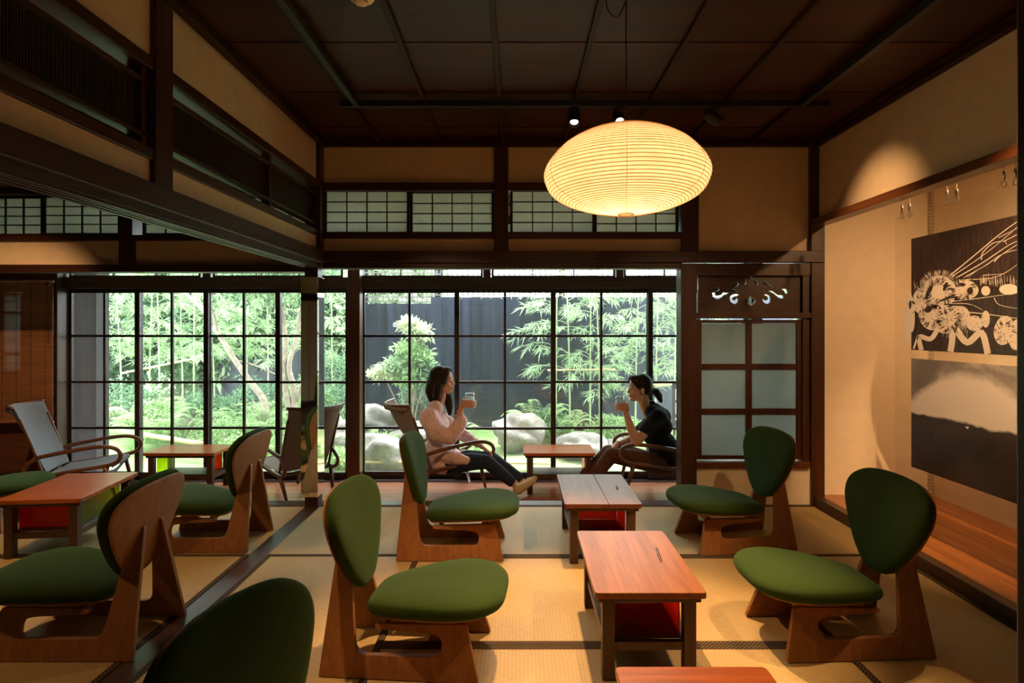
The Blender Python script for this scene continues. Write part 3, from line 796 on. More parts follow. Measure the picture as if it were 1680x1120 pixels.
low = [
 ((-0.734, 2.414), -4.5, 'green chair with its whole plywood side in view, left of the worn orange-brown table'),
 ((-0.683, 3.510), 0, 'low green chair right in front of the seated person in pink'),
 ((-0.70, 1.36), -14, 'nearest low green chair, only its rounded backrest showing at the bottom of the picture'),
 ((1.661, 2.534), 182.8, 'large low green chair at the right, facing left, beside the raised alcove floor'),
 ((1.635, 3.670), 188, 'low green chair in front of the frosted window, facing left'),
 ((-1.518, 2.513), 180, 'large chair seen from behind at bottom left, bare plywood shell on its green back'),
 ((-1.579, 3.630), 180, 'smaller low chair seen from behind beside the dark floor threshold, left of the mirrored pillar'),
 ((-3.90, 3.95), 0, 'low green chair at the left edge, only its seat tip showing behind the table'),
]
proto = make_low_chair()
for i, ((x, y), a, lab) in enumerate(low):
    o = proto if i == 0 else copy_tree(proto)
    o.location = (x, y, 0.0023); o.rotation_euler = (0, 0, R(a)); tag(o, lab, 'chair', GR)

# ---- low tables with a shelf and coloured acrylic sheets
def table(name, label, loc, rot, w, d, h, top_mat, legm, group, seam=None, slot=None, worn=False, shelf_h=0.12, mid=0.0, swap=False):
    """w along x, d along y; narrow side faces the viewer when rot = 0"""
    t = thing(name, label, 'table', loc, (0, 0, rot), group)
    poly = roundpoly([(-w/2, -d/2), (w/2, -d/2), (w/2, d/2), (-w/2, d/2)], [0.018]*4)
    tt = 0.024
    if seam is None:
        MB().prism(poly, h-tt, h, lambda a, b, z: (a, b, z)).build('tabletop', M[top_mat], t, bevel=0.003, fixn=True)
    else:
        sx = seam
        pa = roundpoly([(-w/2, -d/2), (sx-0.0012, -d/2), (sx-0.0012, d/2), (-w/2, d/2)], [0.018, 0, 0, 0.018])
        pb = roundpoly([(sx+0.0012, -d/2), (w/2, -d/2), (w/2, d/2), (sx+0.0012, d/2)], [0, 0.018, 0.018, 0])
        for p_ in (pa, pb): MB().prism(p_, h-tt, h, lambda a, b, z: (a, b, z)).build('tabletop_board', M[top_mat], t, bevel=0.002, fixn=True)
    lx, ly, lw = w/2-0.055, d/2-0.05, 0.046
    zl = h-tt-0.0005
    for sx_ in (-1, 1):
        for sy in (-1, 1):
            MB().box(sx_*lx-lw/2, sx_*lx+lw/2, sy*ly-lw/2, sy*ly+lw/2, 0, zl-0.022).build('leg', M[legm], t, bevel=0.003)
        MB().box(sx_*lx-0.012, sx_*lx+0.012, -ly+lw/2, ly-lw/2, shelf_h-0.012, shelf_h+0.020).build('rail', M[legm], t, bevel=0.002)
    for sy in (-1, 1):
        MB().box(-lx+lw/2, lx-lw/2, sy*ly-0.012, sy*ly+0.012, shelf_h-0.012, shelf_h+0.020).build('rail', M[legm], t, bevel=0.002)
        MB().box(-w/2+0.015, w/2-0.015, sy*ly-0.028, sy*ly+0.028, zl-0.022, zl).build('cleat', M[legm], t, bevel=0.003)
    MB().box(-lx+0.012, lx-0.012, -ly+0.012, ly-0.012, shelf_h+0.0205, shelf_h+0.029).build('shelf', M[legm], t)
    z0, z1 = shelf_h+0.030, zl-0.024
    cA, cB, eA, eB, nA, nB = ('acr_yellow', 'acr_red', 'edge_green', 'edge_red', 'yellow green acrylic sheet', 'red acrylic sheet')
    if swap: cA, cB, eA, eB, nA, nB = cB, cA, eB, eA, nB, nA
    a = MB().box(-lx+0.026, -lx+0.030, -ly+0.03, ly-0.03, z0, z1).build('acrylic_sheet', M[cA], t); tag(a, nA)
    for yy in (-ly+0.028, ly-0.0315): MB().box(-lx+0.0258, -lx+0.0302, yy, yy+0.0015, z0, z1).build('painted_glow_edge', M[eA], a)
    a = MB().box(lx-0.030, lx-0.026, -ly+0.03, ly-0.03, z0, z1).build('acrylic_sheet', M[cB], t); tag(a, nB)
    for yy in (-ly+0.028, ly-0.0315): MB().box(lx-0.0302, lx-0.0258, yy, yy+0.0015, z0, z1).build('painted_glow_edge', M[eB], a)
    if mid is not None: a = MB().box(-lx+0.034, lx-0.034, mid-0.002, mid+0.002, z0, z1).build('acrylic_sheet', M['acr_red'], t); tag(a, 'red acrylic sheet')
    if slot:
        x, y, L = slot
        MB().tube([(x-0.008, y-L/2, h+0.0005), (x, y, h+0.001), (x+0.008, y+L/2, h+0.0005)][::-1], [0.004, 0.007, 0.004], 8, flat=0.4).build('patch_inlay', M['table_leg'], t, smooth=True)
    return t
TG = 'low wooden tables on the tatami'
table('low_table', 'low table with worn orange-brown top and a dark inlay, middle of the centre row', (0.495, 2.50, 0.0023), 0, 0.415, 0.665, 0.34, 'table_orange', 'table_leg', TG, slot=(0.115, 0.03, 0.16))
table('low_table', 'low brown table with a split two-board top, farthest of the centre row', (0.480, 3.587, 0.0023), 0, 0.43, 0.665, 0.34, 'table_brown', 'table_leg', TG, seam=0.03, slot=(0.135, 0.02, 0.12))
table('low_table', 'reddish table top cut off by the bottom edge of the picture', (0.500, 1.365, 0.0023), 0, 0.435, 0.665, 0.34, 'table_red', 'table_leg', TG)
table('low_table', 'low glossy red-brown table in the left room with red and yellow acrylic below', (-2.755, 3.65, 0.0023), R(6), 0.455, 0.63, 0.34, 'table_red', 'table_leg', TG, mid=-0.20, swap=True)
VG = 'small tables on the veranda'
def side_table(label, loc):
    return table('side_table', label, loc, 0, 0.615, 0.38, 0.355, 'table_red', 'table_leg', VG, shelf_h=0.13, mid=None)
side_table('veranda table between the two seated people', (0.365, 5.215, -0.109))
side_table('veranda table at the left behind the plywood chair backs, yellow acrylic below', (-2.895, 5.215, -0.109))

# ---- bentwood lounge chairs with canvas slings (facing +x)
def make_lounge(slm):
    t = thing('lounge_chair', 'x', 'chair')
    W_ = 0.235
    for s in (-1, 1):
        y = s*W_
        loop = spline([(-0.25, y*0.98, 0.385), (-0.05, y*1.03, 0.425), (0.20, y*1.05, 0.455), (0.315, y*1.06, 0.430), (0.345, y*1.05, 0.365), (0.28, y, 0.305),
                       (0.05, y*0.98, 0.270), (-0.20, y*0.97, 0.238), (-0.30, y*0.98, 0.255), (-0.325, y, 0.315), (-0.25, y*0.98, 0.385)], 5)
        MB().tube(loop, 0.0145, 8, flat=1.15).build('arm_loop', M['lounge_wood'], t, smooth=True)
        MB().tube([(0.225, y*0.97, 0.295), (0.26, y*0.90, 0.16), (0.30, y*0.85, 0.0)], [0.019, 0.016, 0.011], 8).build('leg', M['lounge_wood'], t, smooth=True)
        MB().tube([(-0.225, y*0.97, 0.245), (-0.27, y*0.90, 0.12), (-0.315, y*0.86, 0.0)], [0.019, 0.016, 0.011], 8).build('leg', M['lounge_wood'], t, smooth=True)
        MB().tube(spline([(-0.20, y*0.93, 0.24), (-0.27, y*0.93, 0.45), (-0.36, y*0.95, 0.70)], 4), 0.011, 8).build('back_upright', M['lounge_wood'], t, smooth=True)
    MB().tube([(0.255, -W_*0.97, 0.290), (0.255, W_*0.97, 0.290)], 0.012, 8).build('front_rail', M['lounge_wood'], t, smooth=True)
    MB().tube([(-0.20, -W_*0.95, 0.232), (-0.20, W_*0.95, 0.232)], 0.012, 8).build('rear_rail', M['lounge_wood'], t, smooth=True)
    BW = lambda q, b: 0.13*b*(1-q*q)
    top = [(-0.395-BW(q, 1), q*0.252, 0.785+0.01*q*q) for q in [-1, -0.8, -0.6, -0.3, 0, 0.3, 0.6, 0.8, 1]]
    MB().tube(spline(top, 3), 0.013, 8).build('top_rail', M['lounge_wood'], t, smooth=True)
    def sheet(rows_, nm, m, th=0.006):
        n_ = 11; v = []; f = []
        for r_ in rows_:
            for k in range(n_): v.append(r_(-1+2*k/(n_-1)))
        for i in range(len(rows_)-1):
            for k in range(n_-1): f.append((i*n_+k, i*n_+k+1, (i+1)*n_+k+1, (i+1)*n_+k))
        o = MB().add(v, f).build(nm, m, t, smooth=True)
        md = o.modifiers.new('thick', 'SOLIDIFY'); md.thickness = th; md.offset = 0
        md = o.modifiers.new('sub', 'SUBSURF'); md.levels = 1; md.render_levels = 1
        return o
    def row(x, z, hw, sag, bow=0.0):
        return lambda q: (x-0.13*bow*(1-q*q), q*hw, z-sag*(1-q*q))
    sheet([row(0.262, 0.262, 0.215, 0.0), row(0.278, 0.292, 0.218, 0.004), row(0.25, 0.310, 0.218, 0.010), row(0.12, 0.290, 0.216, 0.022), row(-0.02, 0.270, 0.214, 0.026), row(-0.14, 0.252, 0.212, 0.020), row(-0.19, 0.252, 0.212, 0.010)], 'seat_sling', slm)
    sheet([row(-0.185, 0.252, 0.208, 0.0, 0.1), row(-0.220, 0.34, 0.212, 0.0, 0.25), row(-0.275, 0.48, 0.214, 0.0, 0.55), row(-0.335, 0.64, 0.220, 0.0, 0.85), row(-0.380, 0.770, 0.236, 0.0, 0.97), row(-0.395, 0.803, 0.240, 0.0, 1.0), row(-0.412, 0.785, 0.240, 0.0, 1.03), row(-0.402, 0.745, 0.236, 0.0, 1.0)], 'back_sling', slm)
    MB().tube(spline([(0.25, -W_*0.93, 0.285), (0.225, -W_*0.6, 0.225), (0.225, 0, 0.205), (0.225, W_*0.6, 0.225), (0.25, W_*0.93, 0.285)], 4), 0.007, 6, flat=2.2).build('sling_strap', slm, t, smooth=True)
    return t
LG = 'bentwood lounge chairs with canvas slings on the veranda'
lp = make_lounge(M['sling_grey'])
def set_sling(root, m):
    for c in root.children:
        if 'sling' in c.name:
            c.data = c.data.copy(); c.data.materials.clear(); c.data.materials.append(m)
lounges = [
 ((-3.66, 4.98), 16, 'sling_grey', 'empty lounge chair with blue-grey canvas at the far left beside the reed blind'),
 ((-1.92, 5.04), 138, 'sling_brown', 'empty lounge chair seen from behind, partly hidden by the mirrored pillar'),
 ((-0.62, 5.14), 26, 'sling_brown', 'lounge chair the woman in pink sits in'),
 ((1.22, 5.12), 176, 'sling_cream', 'lounge chair the person in black sits in'),
]
for i, ((x, y), a, sm, lab) in enumerate(lounges):
    o = lp if i == 0 else copy_tree(lp)
    o.location = (x, y, -0.1085); o.rotation_euler = (0, 0, R(a)); tag(o, lab, 'chair', LG)
    if i: set_sling(o, M[sm])

# ================================================================ LAMPS
# paper lantern
lx_, ly_, lz_ = PX(1027, 2.3), 2.3, PZ(282, 2.3)
la = thing('paper_lantern', 'large glowing oval paper lantern with fine ribs hanging from the ceiling', 'lamp', (lx_, ly_, lz_))
sil = [(0, 310), (60, 311), (90, 313), (240, 338), (400, 398), (530, 478), (610, 560), (665, 640), (685, 715), (660, 800), (620, 860), (555, 905), (470, 945), (350, 985), (230, 1012), (120, 1030), (65, 1036)]
def lr(y):
    for (r0, y0), (r1, y1) in zip(sil, sil[1:]):
        if y0 <= y <= y1: return r0+(r1-r0)*(y-y0)/max(1e-6, y1-y0)
    return sil[-1][0]
S_ = 0.000468
prof = [(max(0.02, r*S_), (682-y)*S_) for r, y in ([(q.x, q.y) for q in spline([(a, b, 0) for a, b in sil[2:]], 5)])]
def lantern_mat():
    m, nt, b = new_mat('lantern_paper'); nt.nodes.remove(b)
    f = noise(nt, coords(nt, (1, 1, 3)), 14, 6)
    col = ramp(nt, f, [(0.3, (0.88, 0.60, 0.30)), (0.7, (1.0, 0.73, 0.42))])
    t = nt.nodes.new('ShaderNodeBsdfTranslucent'); lnk(nt, col, t.inputs[0])
    d = nt.nodes.new('ShaderNodeBsdfDiffuse'); d.inputs[0].default_value = (0.85, 0.72, 0.5, 1)
    e = nt.nodes.new('ShaderNodeEmission'); e.inputs['Strength'].default_value = 0.30
    lnk(nt, col, e.inputs['Color'])
    mx = nt.nodes.new('ShaderNodeMixShader'); mx.inputs[0].default_value = 0.3
    lnk(nt, t.outputs[0], mx.inputs[1]); lnk(nt, d.outputs[0], mx.inputs[2])
    ad = nt.nodes.new('ShaderNodeAddShader'); lnk(nt, mx.outputs[0], ad.inputs[0]); lnk(nt, e.outputs[0], ad.inputs[1])
    lnk(nt, ad.outputs[0], nt.nodes['Material Output'].inputs['Surface'])
    return m
M['lantern'] = lantern_mat()
M['rib'] = translucent('bamboo_rib', (0.62, 0.36, 0.13), 0.4)
MB().lathe(prof, 64).build('paper_shade', M['lantern'], la, smooth=True)
nr = 52
rm = MB()
plen = [0.0]
for a, b in zip(prof, prof[1:]): plen.append(plen[-1]+math.hypot(a[0]-b[0], a[1]-b[1]))
for i in range(nr):
    L = plen[-1]*(i+0.5)/nr
    j = max(k for k in range(len(plen)-1) if plen[k] <= L)
    t_ = (L-plen[j])/(plen[j+1]-plen[j]+1e-9)
    r = prof[j][0]*(1-t_)+prof[j+1][0]*t_; z = prof[j][1]*(1-t_)+prof[j+1][1]*t_
    q = 0.0013
    rm = MB().lathe([(r+q*math.cos(a), z+q*math.sin(a)) for a in (0, math.pi/2, math.pi, 3*math.pi/2)], 56, closed=True)
    rm.build('rib', M['rib'], la, smooth=True)
for k in range(6):
    a = 2*math.pi*k/6+R(80)
    MB().tube([((r+0.0008)*math.cos(a), (r+0.0008)*math.sin(a), z) for r, z in prof[::3]], 0.0007, 4).build('seam_thread', M['rib'], la)
MB().lathe([(0.030, -0.164), (0.033, -0.166), (0.030, -0.168), (0.027, -0.166)], 24, closed=True).build('bottom_ring', M['steel'], la)
# bulb and cord
bm_, nt_, b_ = new_mat('bulb_glow'); b_.inputs['Emission Color'].default_value = (1, 0.75, 0.42, 1); b_.inputs['Emission Strength'].default_value = 6
M['bulb'] = bm_
MB().ball((0, 0, 0.02), 0.035, 12, 8).build('bulb', M['bulb'], la, smooth=True)
MB().tube([(0, 0, 0.06), (0, 0, 0.155), (0.002, 0, 0.30), (0, 0, 0.50), (0.001, 0, CEIL-lz_-0.001)], 0.0028, 6).build('cord', M['black'], la)
MB().tube(spline([(0, 0, CEIL-lz_-0.10), (-0.03, 0, CEIL-lz_-0.165), (-0.07, 0, CEIL-lz_-0.14), (-0.085, 0, CEIL-lz_-0.05), (-0.08, 0, CEIL-lz_-0.001)], 5), 0.0025, 6).build('cord_loop', M['black'], la)
lo = light('lantern_light', 'POINT', (lx_, ly_, lz_+0.0), 5.5, (1.0, 0.76, 0.46), shadow_soft_size=0.05)
lo.parent = la; lo.location = (0, 0, -0.05)

# track lighting
def track(label, a, b):
    t = thing('lighting_track', label, 'track', (0, 0, 0), group=None)
    x0, x1 = min(a[0], b[0]), max(a[0], b[0]); y0, y1 = min(a[1], b[1]), max(a[1], b[1])
    h = 0.017
    if x1-x0 > y1-y0:
        MB().box(x0, x1, y0-h, y0+h, CEIL-0.066, CEIL-0.030).build('track_body', M['black'], t, bevel=0.002)
        MB().box(x0+0.01, x1-0.01, y0-0.006, y0+0.006, CEIL-0.0675, CEIL-0.0662).build('slot', M['sash'], t)
    else:
        MB().box(x0-h, x0+h, y0, y1, CEIL-0.066, CEIL-0.030).build('track_body', M['black'], t, bevel=0.002)
        MB().box(x0-0.006, x0+0.006, y0+0.01, y1-0.01, CEIL-0.0675, CEIL-0.0662).build('slot', M['sash'], t)
    return t
track('black lighting track across the ceiling in front of the transom', (-1.05, 3.51), (1.86, 3.51))
track('black lighting track along the left side of the ceiling', (-0.955, 0.3), (-0.955, 3.49))
track('black lighting track along the right side of the ceiling', (1.70, 0.3), (1.70, 3.49))
for x0, x1, vn in ((-0.52, -0.16, 'leftmost of four'), (-0.15, 0.24, 'second from the left'), (0.38, 0.72, 'above the lantern'), (0.9, 1.2, 'rightmost of four')):
    vv = thing('ceiling_vent', 'narrow dark ceiling slot behind the cross track, ' + vn, 'vent', (0, 0, 0), group='ceiling slots by the track')
    MB().box(x0, x1, 3.60, 3.625, CEIL-0.030, CEIL-0.024).build('slot_cover', M['black'], vv)
    MB().box(x0-0.005, x1+0.005, 3.625, 3.632, CEIL-0.031, CEIL-0.024).build('edge_trim', M['batten'], vv)
M['glow'] = new_mat('lamp_glow')[0]
gb = M['glow'].node_tree.nodes['Principled BSDF']; gb.inputs['Emission Color'].default_value = (1, 0.9, 0.72, 1); gb.inputs['Emission Strength'].default_value = 14
def spot(label, loc, target, energy, size=55, blend=0.6, lit=True, color=WARM, rad=0.02):
    loc = Vector(loc); d = (Vector(target)-loc).normalized()
    t = thing('spotlight', label, 'spotlight', loc, d.to_track_quat('-Z', 'Y').to_euler(), 'black ceiling spotlights')
    MB().lathe([(0.012, 0.085), (0.030, 0.080), (0.033, 0.06), (0.036, -0.030), (0.034, -0.032), (0.028, -0.012), (0.001, -0.010)], 24).build('lamp_body', M['black'], t, smooth=True)
    if lit: MB().lathe([(0.022, -0.014), (0.001, -0.0145)], 20).build('lens', M['glow'], t)
    # bracket up to the track, built in world space then moved under the lamp
    inv = t.rotation_euler.to_matrix().inverted()
    pts = [Vector((0, 0, 0.05)), inv @ Vector((0, 0, (2.52 if loc.x > 2.3 else CEIL-0.067)-loc.z))]
    MB().tube([(0.0, 0, 0.06), pts[1]], 0.009, 8).build('bracket', M['black'], t)
    q = pts[1]
    MB().ball(q-inv @ Vector((0, 0, 0.012)), 0.018, 8, 6).build('track_adapter', M['black'], t, smooth=True)
    l = light('spot_beam', 'SPOT', (0, 0, 0), energy, color, spot_size=R(size), spot_blend=blend, shadow_soft_size=rad)
    l.parent = t; l.location = (0, 0, -0.04)
    return t
spot('lit ceiling spotlight above the lantern, the left one', (PX(942, 3.51), 3.51, 2.557), (0.22, 2.25, 0), 400, 56)
spot('lit ceiling spotlight above the lantern, the right one', (PX(1016, 3.51), 3.51, 2.557), (0.75, 1.5, 0.25), 130, 55)
spot('dark angled spotlight right of the lantern, turned to the alcove', (1.19, 3.51, 2.56), (2.235, 3.60, 1.96), 60, 50, 1.0, False)
spot('ceiling spotlight on the right track, out of view, turned to the tables', (1.70, 2.05, 2.56), (0.40, 2.85, 0), 190, 50)
spot('ceiling spotlight on the left track, out of view, turned to the near chairs', (-0.955, 2.05, 2.56), (0.05, 2.6, 0), 120, 52)
spot('ceiling spotlight on the right track, out of view, turned to the alcove', (1.70, 1.80, 2.56), (2.95, 3.5, 0.45), 330, 48, 0.8)
spot('small spotlight inside the alcove ceiling, hidden by the lintel', (2.70, 2.55, 2.40), (2.70, 4.1, 0.9), 90, 100, 1.0)
spot('added fill spotlight on the left track, out of view, turned to the veranda', (-0.955, 1.80, 2.56), (-0.3, 5.0, 0.2), 130, 44, 0.8)  # added warm fill so the people on the veranda are less dark
spot('second fill spotlight added on the right track, turned to the veranda', (1.70, 1.55, 2.56), (0.9, 5.1, 0.3), 75, 40, 0.8)  # same added fill, from the right side
track('lighting track added to carry the fill spotlights of the left room', (-2.9, 0.3), (-2.9, 3.4))  # track and its three spots are added to brighten the dark left room
spot('added fill spotlight in the left room, turned to its red table', (-2.9, 3.0, 2.56), (-2.7, 3.5, 0), 95, 75)
spot('added fill spotlight in the left room, turned to the reed blind', (-2.9, 2.6, 2.56), (-4.3, 5.2, 0.4), 130, 48)
spot('added fill spotlight in the left room, turned to the near chair', (-2.9, 1.4, 2.56), (-1.9, 2.6, 0), 60, 60)
sd = thing('smoke_detector', 'round white smoke detector on the ceiling at the top edge', 'detector', (PX(597, 2.48), 2.44, CEIL))
MB().lathe([(0.001, 0), (0.054, -0.001), (0.054, -0.012), (0.046, -0.022), (0.030, -0.026), (0.028, -0.036), (0.016, -0.042), (0.001, -0.042)], 32).build('housing', M['plaster_white'], sd, smooth=True)
MB().lathe([(0.0275, -0.033), (0.0295, -0.033), (0.0285, -0.036)], 24, closed=True).build('sensor_ring', M['black'], sd)
# ================================================================ ALCOVE PANEL WITH PRINTS
XP = 2.35
def Q(px, py):          # a photograph point on the hanging panel -> (depth, height)
    Y = XP*F/(px-848); return Y, CZ-(py-537)*Y/F
ap = thing('hanging_panel', 'clear acrylic panel with two black and white prints hanging in the alcove', 'panel', (XP, 3.0, 1.2))
def pbox(name, mat, y0, y1, z0, z1, x0, x1, par=ap):
    return MB().box(x0-XP, x1-XP, y0-3.0, y1-3.0, z0-1.2, z1-1.2).build(name, mat, par)
pbox('acrylic_sheet', M['acrylic'], 1.75, 3.655, 0.40, 2.00, XP, XP+0.004)
def printmat_dark():
    m, nt, b = new_mat('dark_print')
    f = noise(nt, coords(nt, (1, 60, 7)), 1.2, 6, 0.7)
    lnk(nt, ramp(nt, f, [(0.45, (0.035, 0.020, 0.017)), (0.66, (0.085, 0.052, 0.042)), (0.82, (0.30, 0.22, 0.18))]), b.inputs['Base Color'])
    b.inputs['Roughness'].default_value = 0.35
    return m
def printmat_cloud():
    m, nt, b = new_mat('cloud_print')
    tcn = nt.nodes.new('ShaderNodeTexCoord'); sp = nt.nodes.new('ShaderNodeSeparateXYZ'); lnk(nt, tcn.outputs['Object'], sp.inputs[0])
    n1 = noise(nt, coords(nt, (1, 3.0, 5.0)), 1.0, 7, 0.6, 0.4)
    n2 = noise(nt, coords(nt, (1, 1.6, 2.6)), 1.7, 6, 0.6, 0.8)
    def ma(op, a, c=None, d=None):
        n = nt.nodes.new('ShaderNodeMath'); n.operation = op
        for i, q in enumerate((a, c, d)):
            if q is None: continue
            if isinstance(q, (int, float)): n.inputs[i].default_value = q
            else: lnk(nt, q, n.inputs[i])
        return n.outputs[0]
    Yc, Zc = sp.outputs[1], sp.outputs[2]
    # white cloud bank: |z - zc| small; outline follows a bump along the print
    u = ma('ADD', ma('MULTIPLY', Yc, -1.0), 0.52)            # 0 at the far edge
    hump = ma('MULTIPLY', ma('SINE', ma('MULTIPLY', u, 3.3)), 0.17)
    top = ma('ADD', ma('ADD', hump, -0.31), ma('MULTIPLY', ma('SUBTRACT', n1, 0.5), 0.14))
    bot = ma('ADD', ma('MULTIPLY', ma('SUBTRACT', n1, 0.5), 0.10), -0.385)
    a1 = nt.nodes.new('ShaderNodeMapRange'); a1.inputs[1].default_value = -0.03; a1.inputs[2].default_value = 0.02
    lnk(nt, ma('SUBTRACT', top, Zc), a1.inputs[0])
    a2 = nt.nodes.new('ShaderNodeMapRange'); a2.inputs[1].default_value = -0.008; a2.inputs[2].default_value = 0.008
    lnk(nt, ma('SUBTRACT', Zc, bot), a2.inputs[0])
    sky = ramp(nt, n2, [(0.38, (0.19, 0.16, 0.15)), (0.55, (0.30, 0.25, 0.23)), (0.72, (0.72, 0.62, 0.58))])
    land = ramp(nt, n1, [(0.35, (0.035, 0.024, 0.020)), (0.8, (0.075, 0.05, 0.045))])
    up = mixc(nt, a1.outputs[0], sky, (0.80, 0.70, 0.65))
    col = mixc(nt, a2.outputs[0], land, up)
    lnk(nt, col, b.inputs['Base Color']); b.inputs['Roughness'].default_value = 0.25
    return m
M['print_dark'] = printmat_dark(); M['print_cloud'] = printmat_cloud()
yL = 3.50
pbox('upper_print', M['print_dark'], 1.85, yL, 1.187, 1.847, XP-0.003, XP-0.0005)
o = pbox('lower_print', M['print_cloud'], 1.85, yL, 0.492, 1.137, XP-0.003, XP-0.0005); tag(o, 'print of a white cloud bank over a dark hillside')
def inkm():
    m, nt, b = new_mat('white_ink')
    f = noise(nt, coords(nt, (1, 1, 1)), 70, 5, 0.75)
    lnk(nt, ramp(nt, f, [(0.36, (0.06, 0.04, 0.035)), (0.44, (0.78, 0.68, 0.60))]), b.inputs['Base Color']); b.inputs['Roughness'].default_value = 0.5
    return m
M['ink'] = inkm(); M['ink_solid'] = plain('solid_white_ink', (0.80, 0.70, 0.62), 0.5)
def zq(x, y):   # drawing coordinates of the print (905 wide, 1120 high)
    Y, Z = Q(1470+x/4.31, 340+y/4.31); return Y-3.0, Z-1.2
ins = MB(); sol = MB()
def poly(mb, pts, lay=0.0):
    p = [zq(*q) for q in pts]; n = len(p)
    mb.add([(-0.0036-lay, a, b) for a, b in p], [tuple(range(n))])
def blob(mb, cx, cy, rx, ry, rot=0, lay=0.0, n=20):
    poly(mb, [(cx+rx*math.cos(a)*math.cos(rot)-ry*math.sin(a)*math.sin(rot), cy+rx*math.cos(a)*math.sin(rot)+ry*math.sin(a)*math.cos(rot)) for a in [2*math.pi*k/n for k in range(n)]], lay)
def stroke(mb, pts, w, lay=0.0, taper=True):
    ps = spline([(a, b, 0) for a, b in pts], 5); n = len(ps); L = []; Rr = []
    for i, p in enumerate(ps):
        t = (ps[min(i+1, n-1)]-ps[max(i-1, 0)]).normalized(); nn = Vector((-t.y, t.x, 0))
        ww = w*(1-0.7*i/n) if taper else w
        L.append(p+nn*ww/2); Rr.append(p-nn*ww/2)
    v = [(-0.0036-lay, *zq(p.x, p.y)) for p in L+Rr]
    mb.add(v, [(i, i+1, n+i+1, n+i) for i in range(n-1)])
# thorax, head, eye, abdomen
blob(ins, 310, 600, 120, 120, 0.2); blob(ins, 250, 760, 85, 110, -0.2); blob(ins, 190, 660, 70, 95, 0.1, 0.0001)
blob(ins, 480, 580, 110, 72, 0.1, 0.0002); blob(ins, 360, 800, 80, 95, 0.3, 0.0002); blob(ins, 440, 770, 90, 80, 0, 0.0003)
blob(sol, 105, 740, 32, 145, -0.07, 0.0004); blob(sol, 295, 620, 55, 70, 0.3, 0.0005); blob(sol, 80, 850, 22, 130, -0.12, 0.0003)
blob(sol, 640, 590, 32, 34, 0, 0.0004); blob(sol, 805, 580, 70, 38, 0, 0.0004); blob(ins, 770, 870, 72, 105, 0.2, 0.0003); blob(ins, 640, 790, 30, 60, 0, 0.0004)
blob(ins, 560, 820, 60, 55, 0.1, 0.0001)
blob(ins, 860, 900, 60, 110, 0.1, 0.0002)
# legs
for pts, w in (([(300, 860), (250, 930), (170, 915), (185, 1010)], 34), ([(410, 860), (400, 960), (390, 1020)], 44), ([(430, 860), (510, 955), (610, 885), (655, 1035)], 46), ([(160, 905), (130, 1000)], 14)):
    stroke(sol, pts, w, 0.0006, False)
# wing veins
for pts, w in (([(390, 480), (560, 340), (740, 190), (895, 80)], 9), ([(400, 490), (600, 355), (760, 230), (895, 110)], 6), ([(430, 500), (620, 390), (800, 270), (900, 225)], 8),
               ([(480, 500), (640, 410), (760, 330), (900, 290)], 8), ([(500, 510), (680, 500), (800, 450), (890, 380)], 6), ([(610, 370), (620, 320), (690, 255), (770, 240), (790, 265)], 7),
               ([(700, 385), (760, 330), (900, 240)], 7), ([(620, 480), (760, 470)], 5), ([(640, 410), (560, 460), (520, 495)], 5), ([(700, 640), (740, 690), (890, 720)], 6),
               ([(320, 670), (500, 655), (720, 625), (895, 600)], 7), ([(300, 690), (500, 680), (620, 725)], 8), ([(300, 700), (340, 740), (560, 745), (895, 790)], 12), ([(340, 760), (380, 745)], 26),
               ([(770, 240), (895, 175)], 5), ([(730, 215), (860, 150)], 4)):
    stroke(sol, pts, w, 0.0007)
rr = random.Random(5)
for k in range(110):      # bristles around the thorax and head
    a = rr.uniform(math.pi*1.0, math.pi*1.9); r0 = 118; L = rr.uniform(22, 48)
    c = (315, 600)
    stroke(sol, [(c[0]+r0*math.cos(a), c[1]+r0*math.sin(a)), (c[0]+(r0+L)*math.cos(a+0.05), c[1]+(r0+L)*math.sin(a+0.05))], 3.5, 0.0002)
for k in range(60):
    x = rr.uniform(130, 330); stroke(sol, [(x, 600+rr.uniform(-40, 20)), (x-10, 560+rr.uniform(-50, 10))], 3, 0.0002)
for k in range(90):
    x = rr.uniform(280, 520); y = rr.uniform(780, 880); stroke(sol, [(x, y), (x+rr.uniform(-25, 5), y+rr.uniform(30, 60))], 4, 0.0005)
for k in range(60):
    x = rr.uniform(600, 890); y = rr.uniform(520, 560); stroke(sol, [(x, y), (x+rr.uniform(-4, 4), y-rr.uniform(20, 60))], 3, 0.0002)
drk = MB()
for cx_, cy_, n_, r_ in ((310, 600, 60, 105), (250, 770, 45, 85), (480, 580, 60, 90), (380, 800, 60, 90), (780, 880, 30, 80), (180, 690, 30, 70)):
    for k in range(n_):
        a = rr.uniform(0, 2*math.pi); q0 = r_*rr.uniform(0.45, 0.9); L = rr.uniform(14, 40); tw = rr.uniform(0.2, 0.7)
        stroke(drk, [(cx_+q0*math.cos(a), cy_+q0*math.sin(a)), (cx_+(q0+L*0.5)*math.cos(a+tw*0.15), cy_+(q0+L*0.5)*math.sin(a+tw*0.15)), (cx_+(q0+L)*math.cos(a+tw*0.3), cy_+(q0+L)*math.sin(a+tw*0.3))], 6, 0.0010)
for bx_, by_, brx, bry, bro in ((240, 590, 14, 50, 0.5), (235, 720, 30, 22, -0.6), (475, 545, 24, 12, 0.1), (530, 590, 22, 26, 0.2), (450, 690, 110, 7, 0.05), (370, 640, 70, 8, -0.4), (105, 690, 8, 30, 0), (355, 560, 12, 34, 0.4)):
    blob(drk, bx_, by_, brx, bry, bro, 0.0011)
drk.build('insect_shading', M['print_dark'], ap)['kind'] = 'stuff'
ins.build('insect_motif', M['ink'], ap); sol.build('insect_motif', M['ink_solid'], ap)
bd = MB()
